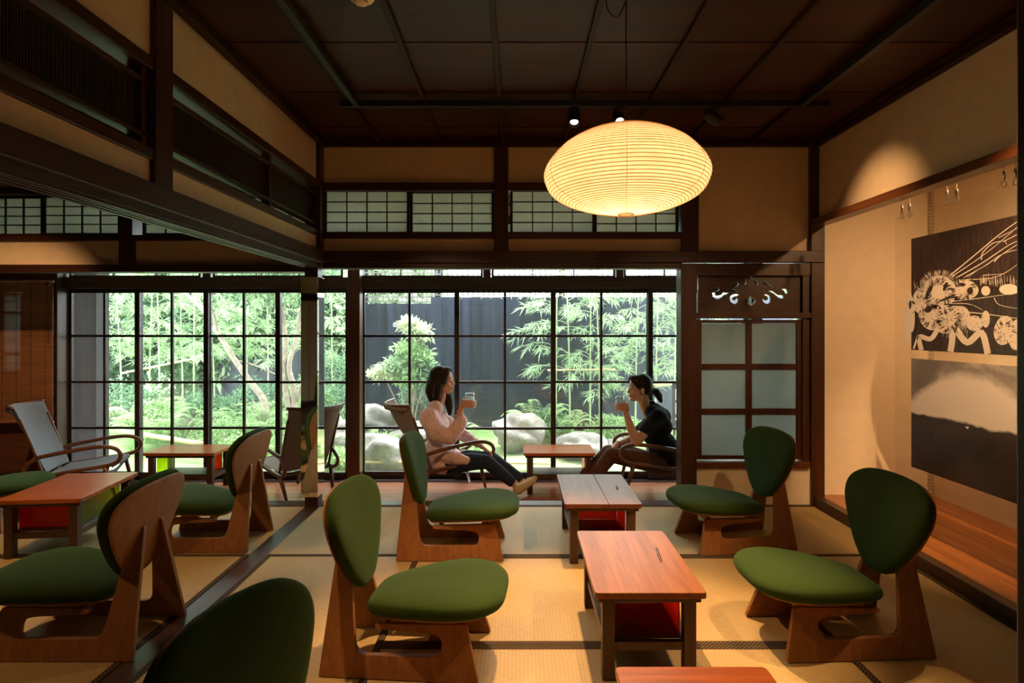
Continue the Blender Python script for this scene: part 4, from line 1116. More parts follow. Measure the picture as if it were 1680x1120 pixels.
def zq2(x, y): Y, Z = Q(1470+x/4.31, 580+y/4.31); return (-0.0036, Y-3.0, Z-1.2)
bd.add([zq2(*p) for p in ((495, 512), (512, 520), (508, 510), (522, 520), (512, 528), (515, 538), (506, 528), (497, 520))], [tuple(range(8))])
bd.build('bird_mark', M['ink_solid'], ap)
for k, (a, b) in enumerate(((1480, 336), (1492, 333), (1553, 311), (1569, 309), (1647, 279), (1666, 275))):
    Yk = XP*F/(a-848)
    g = thing('cable_gripper', ('chrome cable gripper with a ring, %s' % ['far left of the six above the panel', 'second from the far end, above the panel', 'third from the far end, above the panel', 'fourth from the far end, above the panel', 'fifth from the far end, above the panel', 'nearest of the six, by the dark jamb'][k]), 'hook', (XP+0.002, Yk, 2.069), group='cable grippers above the acrylic panel')
    zt = (CZ-(b-537)*Yk/F)-2.069
    MB().lathe([(0.001, 0.45), (0.0015, 0.45), (0.0015, zt), (0.001, zt)], 6).build('cable', M['steel'], g)
    MB().lathe([(0.001, zt), (0.0075, zt), (0.0085, zt-0.006), (0.0085, zt-0.044), (0.005, zt-0.050), (0.001, zt-0.050)], 14).build('gripper_body', M['steel'], g, smooth=True)
    q = zt-0.068
    MB().tube([(0, 0.0145*math.sin(a2), q+0.0145*math.cos(a2)) for a2 in [2*math.pi*i/14 for i in range(15)]], 0.0026, 6).build('ring', M['steel'], g, smooth=True)
    sg = -1 if k % 2 == 0 else 1
    MB().tube(spline([(0, 0, zt), (0, -0.012*sg, zt-0.035), (0, -0.035*sg, zt-0.085)], 4), 0.0009, 4).build('cable_tail', M['steel'], g)

# ================================================================ REED BLIND
bl_ = thing('reed_blind', 'brown reed blind hanging at the left end of the veranda', 'blind', (-4.72, 5.30, 1.72))
bx0, bx1 = -0.62, 0.545
zb = PZ(690, 5.30)-1.72
MB().tube([(bx0, 0, 0.015), (bx1, 0, 0.015)], 0.013, 8).build('head_pole', M['reed'], bl_, smooth=True)
mb = MB(); z = 0.0
while z > zb:
    mb.box(bx0, bx1-0.01*rr.random(), -0.0018, 0.0018, z-0.0048, z); z -= 0.0058
s = mb.build('reed_slats', M['reed'], bl_); s['kind'] = 'stuff'
MB().tube([(bx0, 0, zb-0.01), (bx1, 0, zb-0.01)], 0.010, 8).build('bottom_pole', M['reed'], bl_, smooth=True)
for k in range(9): MB().box(bx0+0.05+k*0.13, bx0+0.053+k*0.13, -0.0035, -0.002, zb, 0.0).build('lacing', M['sash'], bl_)
MB().tube([(bx1-0.035, -0.02, 0.0), (bx1-0.033, -0.02, -0.55)], 0.003, 6).build('pull_cord', M['black'], bl_)
MB().ball((bx1-0.035, -0.02, -0.01), 0.018, 8, 6).build('pulley', M['black'], bl_, smooth=True)

# ================================================================ GARDEN
def gz(x, y):
    z = -0.36+0.11*max(0, min(1, (y-6.2)/2.5))*2.0
    z += 0.05*math.sin(x*1.3+0.5)*math.cos(y*1.7)*min(1, max(0, y-6))
    return z
gr = struct('ground')
N1, N2 = 90, 60; v = []; f = []
for j in range(N2):
    for i in range(N1):
        x = -13+i*26/(N1-1); y = 5.56+j*12/(N2-1); v.append((x, y, gz(x, y)))
for j in range(N2-1):
    for i in range(N1-1): f.append((j*N1+i, j*N1+i+1, (j+1)*N1+i+1, (j+1)*N1+i))
MB().add(v, f).build('moss_ground', M['moss'], gr, smooth=True)
MB().box(-6, 3.2, 5.57, 5.60, -1.0, -0.16).build('foundation', M['rock'], gr)

def rock(x, y, sx, sy, sz, seed, label, sink=0.25):
    b = bmesh.new(); bmesh.ops.create_icosphere(b, subdivisions=4, radius=1)
    from mathutils import noise as mn
    for vt in b.verts:
        p = vt.co.copy(); o_ = Vector((seed*3.1, seed*1.7, 0))
        d = 1+0.42*mn.noise(p*0.9+o_)+0.24*mn.noise(p*2.1+o_)+0.08*mn.noise(p*5+o_)
        c_ = mn.voronoi(p*1.1+o_)[0]; d -= 0.12*max(0, 0.35-c_[0])
        vt.co = Vector((p.x*sx*d, p.y*sy*d, p.z*sz*d))
    me = bpy.data.meshes.new('rock'); b.to_mesh(me); b.free(); me.materials.append(M['rock'])
    me.polygons.foreach_set('use_smooth', [True]*len(me.polygons))
    o = bpy.data.objects.new('rock', me); COL.objects.link(o); o.location = (x, y, gz(x, y)+sz*(1-sink)-0.02)
    tag(o, label, 'rock', 'garden rocks'); return o
rock(PX(850, 7.5), 7.5, 0.33, 0.28, 0.27, 1, 'large pale boulder in the garden, seen between the two people')
rock(PX(950, 7.1), 7.1, 0.30, 0.25, 0.16, 2, 'low pale rock in the garden behind the veranda table')
rock(PX(1015, 7.2), 7.25, 0.24, 0.2, 0.11, 3, 'flat stone in the garden just left of the person in black')
rock(PX(630, 6.9), 6.9, 0.30, 0.24, 0.24, 4, 'pale rock in the garden left of the canvas back behind the person in pink')
rock(PX(690, 7.6), 7.6, 0.42, 0.26, 0.22, 5, 'pale rock in the garden behind the head of the woman in pink')
rock(PX(620, 8.1), 8.1, 0.42, 0.25, 0.26, 6, 'flat-topped pale rock far back against the black fence, left of the nandina')
rock(PX(552, 7.6), 7.6, 0.28, 0.25, 0.26, 7, 'pale rock in the garden seen between the mirrored pillar and the red-brown post')
rock(PX(300, 8.0), 8.0, 0.28, 0.22, 0.20, 8, 'grey rock among the ferns in the left garden')
# ---- black plank fence with lattice on top
def fence(label, x0, x1, y, ztop, lat=True):
    t = thing('plank_fence', label, 'fence', (x0, y, 0))
    zb_ = -0.25; x = 0.0; k = 0
    L = x1-x0
    while x < L-0.02:
        w = min(rr.uniform(0.125, 0.165), L-x)
        MB().box(x, x+w-0.0015, -0.012+0.005*(k % 2), 0.004+0.005*(k % 2), zb_, ztop+rr.uniform(-0.004, 0.004)).build('plank', M['fence'], t)
        x += w; k += 1
    MB().box(0.03, L-0.03, 0.0095, 0.0105, zb_, ztop-0.03).build('backing', M['fence'], t)
    for zz in (0.25, ztop-0.22): MB().box(0, L, 0.011, 0.05, zz, zz+0.06).build('rail', M['fence'], t)
    if lat:
        za, zb2 = ztop+0.02, ztop+0.62
        lm = MB(); x = 0.0
        while x < L: lm.box(x, x+0.018, 0.0, 0.010, za, zb2); x += 0.075
        z = za
        while z < zb2: lm.box(0, L, 0.010, 0.020, z, z+0.018); z += 0.075
        lo_ = lm.build('lattice_strips', M['lattice'], t); lo_['kind'] = 'stuff'
    x = 0.05
    while x < L:
        MB().box(x, x+0.09, 0.03, 0.12, zb_, ztop+(0.64 if lat else 0)).build('post', M['fence'], t); x += 1.8
    return t
fence('tall black plank fence with lattice on top behind the two people', PX(707, 8.5), 4.6, 8.5, PZ(487, 8.5))
fence('lower stretch of black plank fence set back behind the nandina', -2.45, PX(712, 9.1), 9.1, PZ(498, 9.1))
fence('grey slatted garden fence far back behind the trees', -6.2, -2.6, 11.6, 1.75, False)
# ---- leaves
def leafverts(P0, D, Nn, L, Wd):
    """arrays of base, direction, normal -> diamond leaves"""
    S = np.cross(D, Nn); S /= np.linalg.norm(S, axis=1, keepdims=True)+1e-9
    a = P0; b = P0+D*(L*0.4)[:, None]+S*(Wd*0.5)[:, None]; c = P0+D*L[:, None]-Nn*(L*0.12)[:, None]; d = P0+D*(L*0.4)[:, None]-S*(Wd*0.5)[:, None]
    V = np.stack([a, b, c, d], 1).reshape(-1, 3)
    n = len(P0); Fc = (np.arange(n)[:, None]*4+np.array([0, 1, 2, 3])[None, :])
    return V, Fc
def mesh_np(name, V, Fc, mat):
    me = bpy.data.meshes.new(name); n = len(Fc); k = Fc.shape[1]
    me.vertices.add(len(V)); me.vertices.foreach_set('co', V.astype(np.float32).ravel())
    me.loops.add(n*k); me.loops.foreach_set('vertex_index', Fc.astype(np.int32).ravel())
    me.polygons.add(n); me.polygons.foreach_set('loop_start', np.arange(n, dtype=np.int32)*k)
    me.materials.append(mat); me.update(calc_edges=True); return me
def unit(a): return a/(np.linalg.norm(a, axis=1, keepdims=True)+1e-9)
def cloud_mesh(name, n, c, r, L, W_, mat, shell=0.55, droop=0.2):
    d = unit(rng.normal(size=(n, 3))); rad = (shell+(1-shell)*rng.random(n))**0.7
    lump = 1+0.18*np.sin(d[:, 0]*5+d[:, 2]*4)+0.12*np.sin(d[:, 1]*9+d[:, 0]*7)
    P0 = np.array(c)+d*np.array(r)*(rad*lump)[:, None]
    D = unit(d*0.6+rng.normal(size=(n, 3))*0.8-np.array([0, 0, droop])); Nn = unit(rng.normal(size=(n, 3))+np.array([0, 0, 1.2]))
    V, Fc = leafverts(P0, D, Nn, L*(0.7+0.6*rng.random(n)), W_*(0.7+0.6*rng.random(n)))
    return mesh_np(name, V, Fc, mat)
def linkm(name, me, parent, kind=None):
    o = bpy.data.objects.new(name, me); COL.objects.link(o); o.parent = parent
    if kind: o['kind'] = kind
    return o
# leaf sprays of bamboo: a twig with a fan of narrow leaves
def spray_mesh(seed, L=0.13, W_=0.016, nl=7, mat='leaf'):
    r = random.Random(seed); mb = MB()
    tw = [Vector((0, 0, 0)), Vector((0.08, 0.01, -0.01)), Vector((0.17, 0.0, -0.035))]
    mb.tube(tw, 0.0018, 3)
    for k in range(nl):
        t = 0.25+0.75*k/(nl-1); p = tw[0].lerp(tw[2], t); ang = r.uniform(-1.0, 1.0)*(1.1-0.5*t); dz = r.uniform(-0.65, 0.45)
        d = Vector((math.cos(ang), math.sin(ang), dz)).normalized(); ll = L*r.uniform(0.7, 1.15)
        s = d.cross(Vector((r.uniform(-0.3, 0.3), r.uniform(-0.3, 0.3), 1))).normalized()*W_*0.5
        dn = Vector((0, 0, -ll*0.12))
        mb.add([p, p+d*ll*0.35+s, p+d*ll+dn, p+d*ll*0.35-s], [(0, 1, 2, 3)])
    return mb.mesh('leaf_spray', M[mat])
SPR = [spray_mesh(k) for k in range(6)]
SPB = [spray_mesh(k+20, 0.16, 0.024, 9) for k in range(5)]
def bamboo(label, x, y, h, nspray, reach, bias=(0, 0), zmin=0.6, sprs=SPR, sc=1.0, grp='bamboo behind the windows', lean=0.1, culm='culm', rad=0.014, seed=0):
    r = random.Random(seed)
    t = thing('bamboo_plant', label, 'bamboo', (x, y, gz(x, y)-0.02), group=grp)
    lx = r.uniform(-lean, lean); ly = r.uniform(-lean, lean)
    pts = [(lx*(z/h)**2, ly*(z/h)**2, z) for z in [h*k/10 for k in range(11)]]
    MB().tube(pts, [rad*(1-0.6*k/10) for k in range(11)], 8).build('culm', M[culm], t, smooth=True)
    for z in np.arange(0.25, h, 0.28):
        q = (lx*(z/h)**2, ly*(z/h)**2)
        MB().lathe([(rad*1.02, -0.004), (rad*1.18, 0), (rad*1.02, 0.004)], 8, (q[0], q[1], z)).build('node_ring', M[culm], t)
    nb = max(3, nspray//7)
    for b_ in range(nb):
        z = zmin+(h-zmin)*(b_+r.random())/nb; a = r.uniform(0, 2*math.pi); dv = Vector((math.cos(a)+bias[0], math.sin(a)*0.7+bias[1], 0)).normalized()
        ln = reach*r.uniform(0.5, 1.1)*(1-0.3*z/h); base = Vector((lx*(z/h)**2, ly*(z/h)**2, z))
        bp = [base+dv*ln*t_+Vector((0, 0, ln*(0.65*t_-0.55*t_*t_))) for t_ in (0, 0.25, 0.5, 0.75, 1)]
        MB().tube(bp, [0.004, 0.0035, 0.003, 0.0022, 0.0015], 4).build('branch', M[culm], t)
        for s_ in range(7):
            t_ = 0.25+0.75*(s_+r.random())/7; p = base+dv*ln*t_+Vector((0, 0, ln*(0.65*t_-0.55*t_*t_)))
            inst('leaf_spray', r.choice(sprs), t, p, (r.uniform(-0.5, 0.5), r.uniform(-0.2, 0.6), math.atan2(dv.y, dv.x)+r.uniform(-1.2, 1.2)), sc*r.uniform(0.8, 1.3))
    return t
RB = [(935, 7.9, 2.9, 75, 0.45, 'bamboo with leaves reaching in front of the black fence, just right of the middle'), (968, 7.8, 3.0, 100, 0.50, 'bamboo with a pale slim culm left of the person in black'),
      (984, 7.7, 2.8, 70, 0.40, 'slim bamboo close beside the pale culm'), (1042, 7.9, 3.2, 125, 0.55, 'thick leafy bamboo directly behind the person in black'),
      (1075, 7.7, 3.1, 110, 0.50, 'leafy bamboo at the right edge of the window opening'), (1105, 7.6, 3.0, 110, 0.45, 'bamboo rising beside the garden sign'), (1145, 7.5, 3.0, 90, 0.5, 'bamboo behind the garden sign, mostly hidden by the wall')]
for k, (px, y, h, ns, rc, lab) in enumerate(RB):
    bamboo(lab, PX(px, y), y, h, int(ns*1.7), rc*1.1, (-0.15, -0.2), 0.65, seed=100+k, lean=0.12, sc=0.82)
bamboo('bamboo with long branches reaching left across the black fence', PX(912, 8.0), 8.0, 2.9, 80, 0.66, (-1.6, -0.2), 0.9, seed=140, lean=0.05)
LB = [(150, 9.6, 3.6), (200, 9.0, 3.4), (245, 9.8, 3.8), (262, 9.0, 3.4), (300, 9.6, 3.8), (318, 8.8, 3.4), (352, 9.8, 3.6), (405, 10.2, 3.8), (440, 9.9, 3.8), (545, 9.4, 3.4)]
LBN = ['leftmost bamboo of the left grove beside the weathered post', 'bamboo left of the second window sash stile', 'tall bamboo behind the left sloping bamboo pole', 'slim bamboo in front of the left grove, over the ferns', 'bamboo in the middle of the left grove',
       'slim front bamboo left of the sloping tree', 'bamboo right behind the sloping tree trunk', 'far bamboo between the two garden trees', 'far bamboo behind the forked tree', 'bamboo seen between the mirrored pillar and the red-brown post']
for k, ((px, y, h), lab) in enumerate(zip(LB, LBN)):
    bamboo(lab, PX(px, y), y, h, 190, 0.75, (0, -0.3), 0.9, SPB, 0.80, grp='bamboo grove in the left garden', seed=200+k, lean=0.25)
# ---- dense greenery behind the left garden
def bush(name, label, x, y, r, n, L, W_, mat, grp=None, zoff=0.0, cat='bush'):
    t = thing(name, label, cat, (x, y, gz(x, y)), group=grp)
    cl_ = cloud_mesh('foliage', n, (0, 0, r[2]*0.9+zoff), r, L, W_, M[mat]); linkm('foliage', cl_, t, 'stuff')
    for k in range(5):
        a = 2*math.pi*k/5+x
        MB().tube(spline([(0, 0, -0.05), (0.15*r[0]*math.cos(a), 0.15*r[1]*math.sin(a), r[2]*0.5+zoff*0.6), (0.5*r[0]*math.cos(a), 0.5*r[1]*math.sin(a), r[2]*1.1+zoff)], 3), [0.02]*4+[0.012]*3, 5).build('stem', M['bark'], t)
    return t
TG2 = 'trees closing the back of the garden'
for k, (x, y, rx, rz, mt, lab) in enumerate([(-7.6, 11.2, 1.7, 2.3, 'leaf_deep', 'dark leafy tree at the far left of the garden'), (-5.9, 12.2, 1.6, 2.2, 'leaf', 'light green tree behind the bamboo grove'), (-4.4, 12.4, 1.6, 2.2, 'leaf_deep', 'darker tree behind the sloping trunk'),
                                             (-2.9, 12.2, 1.5, 2.1, 'leaf', 'light green tree behind the left end of the black fence'), (-9.2, 10.0, 1.7, 2.4, 'leaf', 'light green tree beyond the weathered post'), (-7.0, 13.2, 1.9, 2.6, 'leaf', 'tall light tree filling the gap left of the grove'), (-3.8, 13.8, 2.0, 2.8, 'leaf_deep', 'tall dark tree filling the gap behind the grove'), (-5.4, 14.2, 2.0, 2.9, 'leaf', 'tallest light tree at the very back'), (5.2, 10.2, 1.2, 1.9, 'leaf', 'light green tree beyond the right end of the fence')]):
    bush('garden_tree', lab, x, y, (rx, 1.1, rz), 15000, 0.19, 0.075, mt, TG2, 0.3, 'tree')
def hang(name, label, x, y, z, r, n, mat):
    t = thing(name, label, 'tree', (x, y, gz(x, y)))
    H = z-gz(x, y)
    linkm('foliage', cloud_mesh('foliage', n, (0, 0, H), r, 0.10, 0.035, M[mat], 0.2), t, 'stuff')
    return t, H
def branchy(t, paths, m='bark'):
    for pts, r0, r1 in paths:
        sp_ = spline(pts, 4); n = len(sp_); loc = t.location
        MB().tube([p-loc for p in sp_], [r0+(r1-r0)*i/(n-1) for i in range(n)], 8).build('trunk' if r0 > 0.03 else 'branch', M[m], t, smooth=True)
t, H = hang('garden_tree', 'tree with a pale trunk sloping down to the right across the left windows', PX(440, 8.0), 8.0, 2.35, (1.25, 0.8, 0.62), 4200, 'leaf_deep')
branchy(t, [([P(438, 690, 8.0), P(432, 655, 8.0), P(412, 628, 8.0), P(385, 590, 8.0), P(357, 545, 8.0), P(330, 505, 8.1), P(290, 470, 8.1)], 0.055, 0.022),
            ([P(357, 545, 8.0), P(345, 500, 7.9), P(322, 470, 7.9)], 0.022, 0.012), ([P(385, 590, 8.0), P(420, 600, 8.1), P(455, 615, 8.1)], 0.014, 0.008)])
t, H = hang('garden_tree', 'tree with a forked pale trunk left of the mirrored pillar', PX(480, 8.2), 8.2, 2.25, (1.0, 0.8, 0.65), 4200, 'leaf')
branchy(t, [([P(478, 690, 8.2), P(472, 655, 8.2), P(464, 610, 8.2), P(468, 560, 8.2), P(462, 500, 8.2), P(455, 440, 8.2)], 0.055, 0.03),
            ([P(484, 690, 8.2), P(482, 640, 8.2), P(474, 600, 8.2), P(485, 560, 8.2), P(494, 510, 8.2), P(505, 450, 8.2)], 0.05, 0.02),
            ([P(484, 660, 8.2), P(498, 625, 8.2), P(512, 590, 8.2), P(530, 530, 8.2)], 0.035, 0.014)])
nd = thing('nandina', 'nandina shrub with pale new leaves in front of the black fence', 'bush', (PX(672, 7.9), 7.9, gz(PX(672, 7.9), 7.9)))
for k, (px, py, rx, rz, n, mt) in enumerate([(672, 532, .16, .10, 420, 'leaf_pale'), (690, 545, .17, .14, 520, 'leaf_pale'), (668, 572, .20, .12, 420, 'leaf_fern'), (690, 585, .20, .16, 700, 'leaf_fern'), (650, 600, .22, .11, 600, 'leaf'), (628, 612, .20, .09, 420, 'leaf_pale'), (676, 618, .26, .14, 800, 'leaf_fern'), (700, 615, .18, .2, 600, 'leaf_deep')]):
    c_ = P(px, py, 7.9)-nd.location
    linkm('foliage', cloud_mesh('foliage', n, tuple(c_), (rx, 0.16, rz), 0.075, 0.022, M[mt], 0.1, -0.2), nd, 'stuff')
    MB().tube(spline([(0, 0, -0.05), (c_.x*0.4, 0, c_.z*0.5), tuple(c_)], 4), 0.009, 5).build('stem', M['bark'], nd, smooth=True)
bush('shrub', 'dark little shrub behind the head of the woman in pink', PX(690, 8.25), 8.25, (0.25, 0.2, 0.38), 1300, 0.07, 0.03, 'leaf_deep', None, 0.2)
LS = [(200, 8.2, .55, .42, 'leaf_deep'), (255, 7.9, .45, .28, 'leaf_fern'), (345, 8.3, .5, .30, 'leaf_deep'), (385, 7.4, .42, .20, 'leaf_fern'), (430, 8.9, .6, .38, 'leaf_deep'), (505, 8.6, .5, .35, 'leaf_fern'), (548, 8.4, .45, .36, 'leaf_deep'),
      (555, 9.6, .6, .6, 'leaf_deep'), (410, 7.0, .38, .16, 'leaf_fern'), (470, 7.5, .35, .16, 'leaf_fern'), (690, 7.1, .26, .12, 'leaf_fern'), (760, 7.3, .22, .12, 'leaf_fern'), (640, 7.45, .28, .14, 'leaf_fern'), (560, 6.9, .25, .12, 'leaf_fern'), (1010, 8.0, .4, .16, 'leaf_fern'), (900, 8.1, .3, .2, 'leaf_deep')]
LSN = ['dark shrub under the grove next to the weathered post', 'light shrub under the left sloping bamboo pole', 'dark shrub behind the grey garden rock', 'light low shrub right of the grey garden rock', 'dark shrub at the foot of the sloping tree', 'light shrub behind the forked tree', 'dark shrub seen right of the mirrored pillar',
       'tall dark shrub far back right of the mirrored pillar', 'low ground cover in front of the sloping tree', 'low ground cover in front of the forked tree', 'low ground cover below the woman in pink\'s shoulder', 'low ground cover beside the boulder', 'low ground cover behind the canvas back of the woman\'s chair', 'low ground cover left of the red-brown post', 'ground cover at the bamboo feet behind the person in black', 'dark shrub right of the large boulder']
for (px, y, r_, h, mt), lab in zip(LS, LSN):
    bush('shrub', lab, PX(px, y), y, (r_, r_*0.7, h), int(2600*r_/0.5), 0.05, 0.024, mt, 'low shrubs in the garden', 0.0)
# ---- ferns
def frond_mesh(seed):
    r = random.Random(seed); mb = MB(); pts = [Vector((0.42*t, 0, 0.30*math.sin(t*2.3))) for t in [k/8 for k in range(9)]]
    mb.tube(pts, 0.002, 3)
    for k in range(1, 26):
        t = k/26; p = Vector((0.42*t, 0, 0.30*math.sin(t*2.3))); l = 0.085*math.sin(math.pi*min(1, t*0.8+0.2))+0.012
        for s in (-1, 1):
            d = Vector((0.45, s, -0.25)).normalized(); w = Vector((0.010, 0, 0))
            mb.add([p-w*0.6, p+d*l*0.5-w, p+d*l, p+d*l*0.5+w], [(0, 1, 2, 3)])
    return mb.mesh('frond', M['leaf_fern'])
FR = [frond_mesh(k) for k in range(3)]
FP = [(258, 7.5, 1.3), (240, 8.1, 1.5), (215, 7.3, 1.0), (300, 7.5, 1.0), (395, 7.9, 1.2), (430, 7.7, 1.1), (330, 8.2, 1.3), (905, 7.7, 1.0), (885, 8.0, 1.3), (930, 7.9, 1.0), (660, 7.3, 0.8), (590, 7.4, 0.9), (1112, 7.2, 1.0), (745, 7.9, 0.8)]
FN = ['large fern in the second window sash from the left', 'tall fern behind the large left fern', 'fern beside the weathered post above the gravel', 'fern just left of the grey garden rock', 'fern at the foot of the sloping tree', 'fern right of the sloping tree', 'fern in the shade behind the grey rock', 'fern right of the large boulder',
      'tall fern behind the large boulder', 'fern below the slim pale bamboo', 'small fern behind the chair of the woman in pink', 'fern behind the red-brown post', 'fern at the right edge of the window opening', 'small fern left of the large boulder']
fern0 = thing('fern', FN[0], 'fern', group='garden ferns')
for k in range(11):
    a = 2*math.pi*k/11
    inst('frond', FR[k % 3], fern0, (0, 0, 0.02), (0, -rr.uniform(-0.1, 0.35), a+rr.uniform(-0.2, 0.2)), rr.uniform(0.8, 1.15))
for k, ((px, y, s), lab) in enumerate(zip(FP, FN)):
    o = fern0 if k == 0 else copy_tree(fern0)
    o.location = (PX(px, y), y, gz(PX(px, y), y)-0.01); o.scale = (s, s, s); o.rotation_euler = (0, 0, k*1.7); tag(o, lab, 'fern', 'garden ferns')
# ---- poles, posts, sign
def pole(name, label, a, b, r, m='culm_dry', grp=None):
    t = thing(name, label, 'pole', a, group=grp)
    d = b-a; n = 8
    MB().tube([d*(k/n) for k in range(n+1)], r, 8).build('pole', M[m], t, smooth=True)
    for k in range(1, n): 
        q = d*(k/n); MB().ball(q, r*1.14, 8, 4).build('node', M[m], t, smooth=True)
    return t
pole('bamboo_pole', 'dry bamboo pole sloping up to the right in the left grove', P(200, 612, 8.5), P(345, 583, 8.6), 0.016)
pole('bamboo_pole', 'thick dry bamboo pole lying low across the moss at the left', P(200, 707, 7.2), P(340, 729, 6.9), 0.028)
pole('bamboo_pole', 'thin low bamboo rail along the garden edge behind the woman in pink', P(592, 757, 6.7), P(905, 760, 6.7), 0.016)
pole('bamboo_pole', 'dry bamboo pole tied across the bamboo before the fence', P(898, 607, 7.65), P(1010, 606, 7.65), 0.013)
pole('bamboo_pole', 'short pole tied to the bamboo beside the garden sign', P(1068, 631, 7.6), P(1140, 630, 7.6), 0.015)
pole('bamboo_pole', 'low bamboo rail between the mirrored pillar and the red-brown post', P(455, 759, 6.9), P(585, 757, 6.8), 0.016)
wp_ = thing('garden_post', 'broad weathered purple-grey timber post outside the leftmost window', 'post', (PX(144, 6.05), 6.05, -0.36))
MB().box(-0.155, 0.155, -0.10, 0.10, 0, 3.2).build('timber', M['old_post'], wp_, bevel=0.01)
MB().box(-0.19, 0.19, -0.14, 0.14, -0.08, 0.04).build('base_stone', M['rock'], wp_, bevel=0.01)
sg = thing('garden_sign', 'black garden sign board with white lines of text at the right edge of the opening', 'sign', (PX(1128, 6.9), 6.9, 0.0))
wS = 50*6.9/F; zt_, zl_ = PZ(625, 6.9), PZ(702, 6.9)
MB().box(-wS/2, wS/2, -0.008, 0.008, zl_, zt_).build('board', M['black'], sg, bevel=0.002)
for x in (-wS/2+0.03, wS/2-0.03): MB().box(x-0.012, x+0.012, 0.008, 0.03, -0.4, zt_-0.02).build('stake', M['black'], sg)
M['white_text'] = plain('white_text', (0.85, 0.86, 0.88), 0.6)
tx = MB(); 
for a, b, n in ((638, 655, 11), (661, 678, 11)):
    for i in range(n):
        z = PZ(a+(b-a)*i/(n-1), 6.9); x = -wS/2+0.035; xe = wS/2-0.04-(0.12 if i == n-1 else rr.uniform(0, 0.01))
        while x < xe:
            w = rr.uniform(0.010, 0.028); tx.box(x, min(x+w, xe), -0.0092, -0.0082, z-0.0035, z+0.0035); x += w+0.005
tx.build('text_lines', M['white_text'], sg)['kind'] = 'stuff'
ttl = MB()
for k, (x, w, h) in enumerate([(-wS/2+0.035, 0.018, 0.028), (-wS/2+0.075, 0.02, 0.016), (-wS/2+0.10, 0.022, 0.022), (-wS/2+0.13, 0.05, 0.018)]):
    z = PZ(687, 6.9); ttl.box(x, x+w, -0.0092, -0.0082, z-h/2, z+h/2)
ttl.build('logo_mark', M['white_text'], sg)
# ================================================================ PEOPLE
def bake(mb_or_bm, name, mat, parent, voxel=0.006, smooth_it=6, deci=0.0):
    me = mb_or_bm.mesh(name, mat)
    o = bpy.data.objects.new(name, me); COL.objects.link(o)
    m = o.modifiers.new('r', 'REMESH'); m.mode = 'VOXEL'; m.voxel_size = voxel; m.use_smooth_shade = True
    if smooth_it:
        s = o.modifiers.new('s', 'SMOOTH'); s.factor = 0.5; s.iterations = smooth_it
    dg = bpy.context.evaluated_depsgraph_get(); dg.update()
    me2 = bpy.data.meshes.new_from_object(o.evaluated_get(dg))
    o.modifiers.clear(); o.data = me2; me2.materials.clear(); me2.materials.append(mat)
    me2.polygons.foreach_set('use_smooth', [True]*len(me2.polygons))
    o.parent = parent
    if parent: o.matrix_parent_inverse = Matrix.Translation(-Vector(parent.location))
    return o
class Body(MB):
    def cap(s, a, b, r0, r1=None, n=14, sx=1.0):
        a, b = Vector(a), Vector(b); r1 = r0 if r1 is None else r1
        d = b-a; L = d.length; d.normalize(); pts = []; rr_ = []
        for k in range(1, 6):
            t = math.pi/2*(1-k/5); pts.append(a-d*r0*math.sin(t)); rr_.append(max(1e-4, r0*math.cos(t)))
        pts.insert(0, a-d*r0*0.9999); rr_.insert(0, 1e-4*5)
        for k in range(0, 5):
            t = math.pi/2*k/5; pts.append(b+d*r1*math.sin(t)); rr_.append(max(1e-4, r1*math.cos(t)))
        pts.append(b+d*r1*0.9999); rr_.append(5e-4)
        s.tube(pts, rr_, n); return s
    def chain(s, pts, rads):
        for (a, b), (r0, r1) in zip(zip(pts, pts[1:]), zip(rads, rads[1:])): s.cap(a, b, r0, r1)
        return s
    def ell(s, c, r, fwd=None, up=None, n=20, m=14):
        """ellipsoid with radii along fwd, side, up"""
        q = MB().ball((0, 0, 0), 1, n, m)
        f = Vector(fwd or (1, 0, 0)).normalized(); u = Vector(up or (0, 0, 1)); u = (u-f*u.dot(f)).normalized(); sd = u.cross(f)
        s.add([Vector(c)+f*(v[0]*r[0])+sd*(v[1]*r[1])+u*(v[2]*r[2]) for v in q.v], q.f); return s
